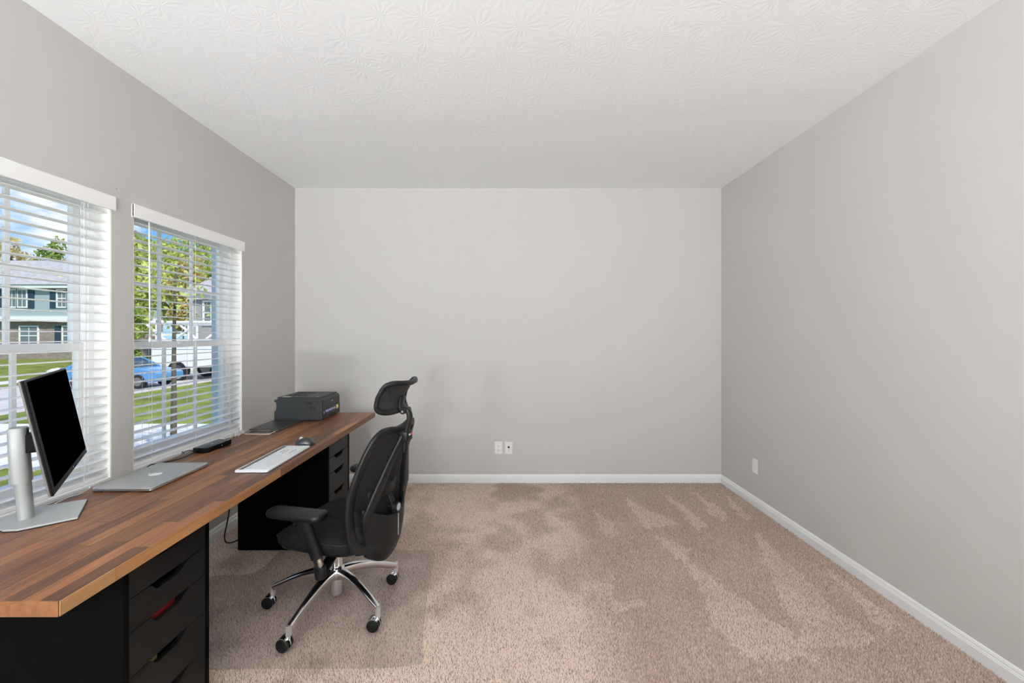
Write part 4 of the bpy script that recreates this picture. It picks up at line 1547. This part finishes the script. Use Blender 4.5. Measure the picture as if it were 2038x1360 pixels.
def tree(x, y, h, rx, mat, label, n, size, seed, trunk=0.16, crown0=0.35, name='tree'):
    t = empty(name, (x, y, GZ))
    tag(t, label, 'tree', 'trees beyond the street' if y > 18 else None)
    r = random.Random(seed)
    blobs = []
    for k in range(11):
        q = k / 10
        zz = h * (crown0 + (0.92 - crown0) * q)
        wd = rx * (0.55 + 0.55 * math.sin(PI * min(1, 0.15 + q * 0.8)))
        blobs.append((r.uniform(-1, 1) * rx * 0.5, r.uniform(-1, 1) * rx * 0.5, zz, wd * 0.62, wd * 0.62, h * 0.10))
    link_mesh('foliage', leaf_cloud(blobs, n, size, seed), mat, t)
    path = smooth_path([(0, 0, -0.05), (0.03 * h * 0.1, 0, h * 0.25), (-0.02, 0.05, h * 0.55), (0.05, 0, h * 0.85)], 4)
    m = len(path)
    MB().sweep(path, [trunk * (1 - 0.75 * i / (m - 1)) for i in range(m)], [trunk * (1 - 0.75 * i / (m - 1)) for i in range(m)], up=(1, 0, 0), seg=10).build('trunk', 'bark', t, True)
    for k in range(5 if name == 'tree' else 0):
        a = r.uniform(0, 2 * PI)
        z0 = h * r.uniform(0.3, 0.6)
        MB().sweep(smooth_path([(0, 0, z0), (0.35 * rx * math.cos(a), 0.35 * rx * math.sin(a), z0 + h * 0.1), (0.75 * rx * math.cos(a), 0.75 * rx * math.sin(a), z0 + h * 0.25)], 3), [trunk * 0.35 * (1 - 0.09 * i) for i in range(7)], [trunk * 0.35 * (1 - 0.09 * i) for i in range(7)], seg=6).build('branch', 'bark', t, True)
    return t


# seen through the second window
tree(-30.2, 33.0, 11.4, 2.2, 'leaf_lime', 'tall lime green tree at the left of the second window view', 8000, 0.17, 11)
tree(-25.6, 29.2, 9.2, 1.9, 'leaf_lime', 'lime green tree just behind the parked blue car', 6000, 0.16, 12)
tree(-32.4, 42.6, 13.0, 3.2, 'leaf_lime', 'broad lime green tree in the middle of the second window view', 8000, 0.2, 13)
tree(-27.2, 36.6, 9.4, 1.8, 'leaf_gold', 'yellowing tree beside the grey house', 4500, 0.17, 14)
tree(-37.4, 39.2, 7.4, 1.9, 'leaf_green', 'darker green tree low behind the lime trees', 5000, 0.19, 15, crown0=0.12)
tree(-23.9, 26.4, 4.4, 1.5, 'leaf_green', 'low rounded green tree in front of the lime trees', 5000, 0.13, 16, crown0=0.12)
tree(-34.5, 53.0, 15.0, 3.2, 'leaf_green', 'tall green tree rising behind the grey house', 6000, 0.24, 23, trunk=0.3)
# seen through the first window, behind the house across the street
tree(-70.0, 60.0, 16.0, 3.2, 'leaf_gold', 'golden tree rising behind the roof at the left of the first window', 4000, 0.26, 17, trunk=0.4)
tree(-63.4, 60.5, 14.4, 1.9, 'leaf_gold', 'sparse golden tree rising behind the middle of the roof', 700, 0.2, 18, trunk=0.25)
tree(-60.3, 57.0, 15.6, 2.0, 'leaf_green', 'green tree rising behind the right end of the roof', 3000, 0.24, 19, trunk=0.3)
tree(-46.4, 37.6, 4.0, 0.9, 'leaf_lime', 'small yellow green tree in front of the house across the street', 1800, 0.11, 20, crown0=0.3)
# young street tree on the lawn close to the house
tree(-6.35, 8.10, 4.6, 1.35, 'leaf_lime', 'young tree with a slim grey trunk close outside the second window', 500, 0.06, 21, trunk=0.13, crown0=0.66, name='young_tree')
tree(-11.6, 18.2, 2.9, 0.55, 'leaf_lime', 'small leafy tree at the edge of the lawn beside the street', 500, 0.08, 22, trunk=0.09, crown0=0.35)

# ---------------------------------------------------------------- house across the street (faces -y)
def house_window(parent, x, z, w, h, y, shutter=None, grid=True, name='window'):
    f = MB()
    t = 0.13
    f.box(x - w / 2 - t, x - w / 2, y - 0.10, y + 0.02, z - t, z + h + t)
    f.box(x + w / 2, x + w / 2 + t, y - 0.10, y + 0.02, z - t, z + h + t)
    f.box(x - w / 2, x + w / 2, y - 0.10, y + 0.02, z + h, z + h + t)
    f.box(x - w / 2, x + w / 2, y - 0.10, y + 0.02, z - t, z)
    f.box(x - w / 2, x + w / 2, y - 0.08, y + 0.0, z + h / 2 - 0.05, z + h / 2 + 0.05)
    wo = f.build(name, 'house_trim', parent)
    for k in range(2):
        MB().box(x - w / 2, x + w / 2, y - 0.05, y - 0.03, z + (h / 2 + 0.05) * k, z + h / 2 - 0.05 + (h / 2 + 0.05) * k).build('pane', 'house_glass', wo)
    if grid:
        MB().box(x - 0.02, x + 0.02, y - 0.075, y - 0.05, z, z + h).build('muntin', 'house_trim', wo)
    if shutter:
        for s in (-1, 1):
            xs_ = x + s * (w / 2 + t + 0.24)
            MB().box(xs_ - 0.22, xs_ + 0.22, y - 0.09, y + 0.01, z - 0.1, z + h + 0.1).build('shutter', shutter, parent)
    return wo


HY = 43.0
hs = empty('house', (-50.0, HY, GZ))
tag(hs, 'two storey blue grey house with dark shutters across the street', 'house')
# upper storey siding, lower storey brick
MB().box(-10, 8.0, 0, 9, 4.30, 7.25).build('upper_wall', 'siding_blue', hs)
MB().box(-10, 8.0, 0.35, 9, 0, 3.9).build('brick_wall', 'far_brick', hs)
MB().box(-10.2, 8.2, -0.15, 9.2, 3.85, 4.36).build('belt_trim', 'house_trim', hs)
MB().box(-10.4, 8.4, -0.45, 9.4, 7.2, 7.55).build('eave', 'house_trim', hs)
MB().prism([(-0.55, 7.55), (9.6, 7.55), (4.5, 10.8)], 'x', -10.6, 8.6).build('roof', 'shingle', hs)
for x in (-5.0, 0.54, 5.6):
    house_window(hs, x - 0.52, 5.35, 0.86, 1.65, 0.0)
    house_window(hs, x + 0.52, 5.35, 0.86, 1.65, 0.0)
    for sg in (-1, 1):
        xs_ = x + sg * 1.42
        MB().box(xs_ - 0.30, xs_ + 0.30, -0.09, 0.01, 5.2, 7.1).build('shutter', 'shutter_navy', hs)
house_window(hs, 1.35, 1.5, 1.75, 1.8, 0.35)
house_window(hs, 5.6, 1.5, 1.5, 1.8, 0.35)
MB().box(4.0, 4.55, 0.26, 0.36, 1.4, 3.4).build('shutter', 'shutter_navy', hs)

h2 = empty('house', (-20.3, 31.0, GZ))
tag(h2, 'grey house with a white framed window behind the truck', 'house')
MB().box(-2.6, 6, 0, 7, 0, 5.2).build('wall', 'siding_grey', h2)
MB().box(-2.8, 6.2, -0.3, 7.2, 5.1, 5.45).build('eave', 'house_trim', h2)
MB().prism([(-0.5, 5.45), (7.5, 5.45), (3.5, 7.6)], 'x', -3.0, 6.4).build('roof', 'shingle', h2)
house_window(h2, -1.2, 3.35, 0.95, 1.55, 0.0)
MB().box(-2.68, -2.55, -0.1, 0.1, 0, 5.1).build('corner_board', 'house_trim', h2)
fn = empty('fence', (-25.2, 31.1, GZ))
tag(fn, 'white rail fence beside the grey house', 'fence')
for zz in (1.6, 2.45):
    MB().box(-2.2, 2.2, -0.05, 0.05, zz, zz + 0.14).build('rail', 'house_trim', fn)
for xx in (-2.1, 0.0, 2.1):
    MB().box(xx - 0.08, xx + 0.08, -0.16, -0.05, 0, 2.75).build('post', 'house_trim', fn)

# ---------------------------------------------------------------- vehicles
def wheel_set(parent, spots, r, w):
    for (x, y) in spots:
        t = MB().cyl((x, y - w / 2, r), (x, y + w / 2, r), r, seg=20).build('tyre', 'rubber', parent, True, angle=40)
        MB().cyl((x, y - w / 2 - 0.01, r), (x, y + w / 2 + 0.01, r), r * 0.62, seg=16).build('rim', 'lamp_metal', t, True, angle=40)


car = empty('car', (-18.55, 20.6, GZ + 0.016), math.radians(2))
tag(car, 'blue car parked in the street', 'car')
body = [(-2.2, 0.32), (2.05, 0.30), (2.22, 0.45), (2.20, 0.70), (2.0, 0.82), (1.25, 0.95), (0.9, 1.0), (-1.6, 1.02), (-2.15, 0.98), (-2.25, 0.6)]
bb = MB()
R = []
for yy, k in ((-0.86, 0.96), (-0.80, 1.0), (0.80, 1.0), (0.86, 0.96)):
    R.append([Vector((a, yy, 0.62 + (b - 0.62) * k)) for a, b in body])
bb.loft(R)
bb.build('body', 'car_blue', car, True, angle=35)
cab = [(1.15, 0.95), (0.25, 1.42), (-0.3, 1.47), (-1.2, 1.42), (-1.95, 1.0)]
R = []
cb = MB()
for yy, k in ((-0.80, 0.0), (-0.62, 1.0), (0.62, 1.0), (0.80, 0.0)):
    R.append([Vector((a * (1 - 0.03 * k), yy, 0.95 + (b - 0.95) * (k if b > 1.05 else 1))) for a, b in cab])
cb.loft(R)
cb.build('cabin_glass', 'car_glass', car, True, angle=35)
rf = MB()
rf.sweep(smooth_path([(0.30, 0, 1.415), (-0.3, 0, 1.475), (-1.2, 0, 1.42)], 4), 1.22, 0.05, seg=12, p=4)
rf.build('roof', 'car_blue', car, True, angle=40)
for x0, x1 in ((1.12, 0.28), (-0.45, -0.45), (-1.92, -1.2)):
    for s in (-1, 1):
        MB().sweep([(x0, s * 0.80, 0.96), (x1, s * 0.63, 1.43)], 0.09, 0.05, up=(0, 1, 0), seg=8).build('pillar', 'car_blue', car)
for s in (-1, 1):
    MB().box(0.72, 0.92, s * 0.93 - 0.09, s * 0.93 + 0.09, 0.95, 1.10, 0.03).build('side_mirror', 'car_blue', car)
wheel_set(car, ((1.35, -0.78), (-1.35, -0.78), (1.35, 0.78), (-1.35, 0.78)), 0.33, 0.2)

tk = empty('truck', (-17.3, 24.6, GZ + 0.016), math.radians(0))
tk.scale = (1.32, 1.32, 1.32)
tag(tk, 'white utility truck with a ladder rack in the street', 'truck')
MB().box(-1.7, 1.9, -0.95, 0.95, 0.55, 1.30, 0.05).build('cargo_body', 'truck_white', tk)
MB().box(-1.66, 1.86, -0.965, -0.95, 1.30, 1.72, 0.006, 1).build('side_box', 'truck_white', tk)
cabp = [(1.95, 0.5), (4.2, 0.5), (4.3, 0.7), (4.25, 1.25), (3.4, 1.35), (2.9, 2.05), (1.95, 2.1)]
MB().prism(cabp, 'y', -0.92, 0.92).build('cab', 'truck_white', tk)
MB().box(2.1, 2.85, -0.935, -0.92, 1.4, 1.95).build('cab_window', 'car_glass', tk)
for s in (-1, 1):
    rk = MB()
    rk.sweep([(-1.75, s * 0.90, 2.42), (1.9, s * 0.90, 2.42)], 0.14, 0.14, seg=8)
    rk.build('rack_rail', 'truck_white', tk)
    for x in (-1.5, 0.2, 1.75):
        MB().sweep([(x, s * 0.90, 1.3), (x, s * 0.90, 2.42)], 0.08, 0.08, up=(1, 0, 0), seg=8).build('rack_post', 'truck_white', tk)
    MB().sweep([(-1.9, s * 0.92, 2.35), (-0.9, s * 0.92, 1.50)], 0.10, 0.10, seg=8).build('rack_brace', 'truck_white', tk)
    MB().sweep([(0.1, s * 0.92, 2.30), (-1.0, s * 0.92, 1.50), (-1.6, s * 0.92, 1.32)], 0.10, 0.10, seg=8).build('rack_brace', 'truck_white', tk)
MB().box(-1.73, -1.70, -0.9, 0.9, 1.30, 1.36).build('tail_edge', 'truck_white', tk)
MB().box(0.55, 0.80, -0.975, -0.965, 1.50, 1.56).build('side_marker', 'tail_red', tk)
wheel_set(tk, ((-0.6, -0.85), (3.2, -0.85), (-0.6, 0.85), (3.2, 0.85)), 0.40, 0.25)

for k, (x, y, w, h) in enumerate(((-26.6, 25.2, 0.55, 0.32), (-26.0, 26.3, 0.35, 0.22))):
    st = MB()
    bmesh.ops.create_icosphere(st.bm, subdivisions=2, radius=1.0)
    for v in st.bm.verts:
        d = 1 + 0.12 * mnoise.noise(v.co * 1.7 + Vector((k * 9, 0, 0)))
        v.co = Vector((v.co.x * w * d, v.co.y * w * 0.8 * d, v.co.z * h * d))
    o = st.build('garden_boulder', 'concrete', None, True, loc=(x, y, GZ + h * 0.8))
    tag(o, ('larger', 'smaller')[k] + ' pale boulder on the far lawn across the street', 'boulder')
# ================================================================ carpet pile
def tri_in(P, a, b, c):
    def s(p, q):
        return (P[:, 0] - q[0]) * (p[1] - q[1]) - (p[0] - q[0]) * (P[:, 1] - q[1])
    d1, d2, d3 = s(a, b), s(b, c), s(c, a)
    neg = (d1 < 0) | (d2 < 0) | (d3 < 0)
    pos = (d1 > 0) | (d2 > 0) | (d3 > 0)
    return ~(neg & pos)


def floor_pt(x, y):
    z = 845 * 1.38 / (y - 665)
    return ((x - 1007) / 845 * z, z)


def vnoise(P, scale, seed):
    """smooth value noise on a lattice"""
    r = np.random.default_rng(seed)
    T = r.random((256, 256))
    q = P * scale + 500
    i = np.floor(q).astype(int)
    f = q - i
    f = f * f * (3 - 2 * f)
    a = T[i[:, 0] % 256, i[:, 1] % 256]; b = T[(i[:, 0] + 1) % 256, i[:, 1] % 256]
    c = T[i[:, 0] % 256, (i[:, 1] + 1) % 256]; d = T[(i[:, 0] + 1) % 256, (i[:, 1] + 1) % 256]
    return (a * (1 - f[:, 0]) + b * f[:, 0]) * (1 - f[:, 1]) + (c * (1 - f[:, 0]) + d * f[:, 0]) * f[:, 1]


def carpet():
    x0, x1, y0, y1 = XL + 0.002, XR - 0.002, 1.25, YB - 0.002
    step = 0.0058
    gx, gy = np.meshgrid(np.arange(x0, x1, step), np.arange(y0, y1, step), indexing='ij')
    P = np.stack([gx.ravel(), gy.ravel()], 1)
    P += rng.uniform(-0.0028, 0.0028, P.shape)
    # no pile under the near drawer unit's body
    m = len(P)
    # nap: brushed streaks left by the vacuum cleaner along the right, blotches on the left
    J = P + 0.055 * np.stack([vnoise(P, 7, 1) - 0.5, vnoise(P, 7, 2) - 0.5], 1) + 0.04 * np.stack([vnoise(P, 30, 3) - 0.5, vnoise(P, 30, 4) - 0.5], 1)
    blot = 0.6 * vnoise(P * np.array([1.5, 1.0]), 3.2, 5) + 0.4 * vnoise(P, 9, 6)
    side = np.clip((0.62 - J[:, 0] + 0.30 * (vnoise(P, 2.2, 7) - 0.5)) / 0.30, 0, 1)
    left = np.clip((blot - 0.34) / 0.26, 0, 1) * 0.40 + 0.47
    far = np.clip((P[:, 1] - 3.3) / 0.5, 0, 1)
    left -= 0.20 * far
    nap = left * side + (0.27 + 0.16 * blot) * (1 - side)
    streaks = [((1500, 1055), (1600, 1290), (1740, 1275)), ((1340, 1085), (1470, 1310), (1640, 1312)),
               ((1310, 974), (1390, 1055), (1412, 1046)), ((1372, 972), (1432, 1038), (1458, 1030)),
               ((1240, 990), (1290, 1052), (1352, 1040)), ((1205, 1112), (1230, 1215), (1300, 1205)),
               ((1430, 975), (1482, 1034), (1500, 1028)), ((1290, 1060), (1345, 1110), (1375, 1090)),
               ((1640, 1120), (1760, 1260), (1800, 1248)), ((1180, 1010), (1205, 1070), (1240, 1060))]
    for k, s in enumerate(streaks):
        ins = tri_in(J, *[floor_pt(*q) for q in s])
        nap = np.where(ins, np.maximum(nap, 0.60 + 0.25 * (blot - 0.5)), nap)
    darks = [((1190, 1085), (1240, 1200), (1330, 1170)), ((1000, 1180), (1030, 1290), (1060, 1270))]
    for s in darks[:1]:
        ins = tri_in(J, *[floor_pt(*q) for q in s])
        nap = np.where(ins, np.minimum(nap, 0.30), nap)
    nap = nap + rng.normal(0, 0.16, m)
    # a few strands twist dark
    nap = np.where(rng.random(m) < 0.10, nap - 0.55, nap)
    nap = np.clip(nap, 0, 1)
    h = rng.uniform(0.0095, 0.0140, m)
    ang = rng.uniform(0, 2 * PI, m)
    lean = rng.uniform(0, 0.004, m)
    la = rng.uniform(0, 2 * PI, m)
    r0 = rng.uniform(0.0026, 0.0040, m)
    V = np.zeros((m, 4, 3))
    for k in range(3):
        V[:, k, 0] = P[:, 0] + r0 * np.cos(ang + 2 * PI * k / 3)
        V[:, k, 1] = P[:, 1] + r0 * np.sin(ang + 2 * PI * k / 3)
        V[:, k, 2] = Z0
    V[:, 3, 0] = P[:, 0] + lean * np.cos(la)
    V[:, 3, 1] = P[:, 1] + lean * np.sin(la)
    V[:, 3, 2] = Z0 + h
    V[:, :, 0] = np.clip(V[:, :, 0], XL + 0.001, XR - 0.001)
    V[:, :, 1] = np.clip(V[:, :, 1], None, YB - 0.001)
    base = (np.arange(m) * 4)[:, None]
    F = np.concatenate([base + np.array([[0, 1, 3]]), base + np.array([[1, 2, 3]]), base + np.array([[2, 0, 3]])], 1).reshape(-1)
    me = bpy.data.meshes.new('carpet')
    me.vertices.add(m * 4); me.vertices.foreach_set('co', V.ravel())
    nf = m * 3
    me.loops.add(nf * 3); me.loops.foreach_set('vertex_index', F)
    me.polygons.add(nf); me.polygons.foreach_set('loop_start', np.arange(nf) * 3)
    me.polygons.foreach_set('loop_total', np.full(nf, 3))
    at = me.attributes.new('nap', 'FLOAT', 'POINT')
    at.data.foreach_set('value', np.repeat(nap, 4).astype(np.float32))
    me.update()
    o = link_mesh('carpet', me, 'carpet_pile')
    tag(o, 'beige brown plush carpet with vacuum streaks covering the floor', 'carpet', kind='stuff')
    print('tufts', m)


carpet()
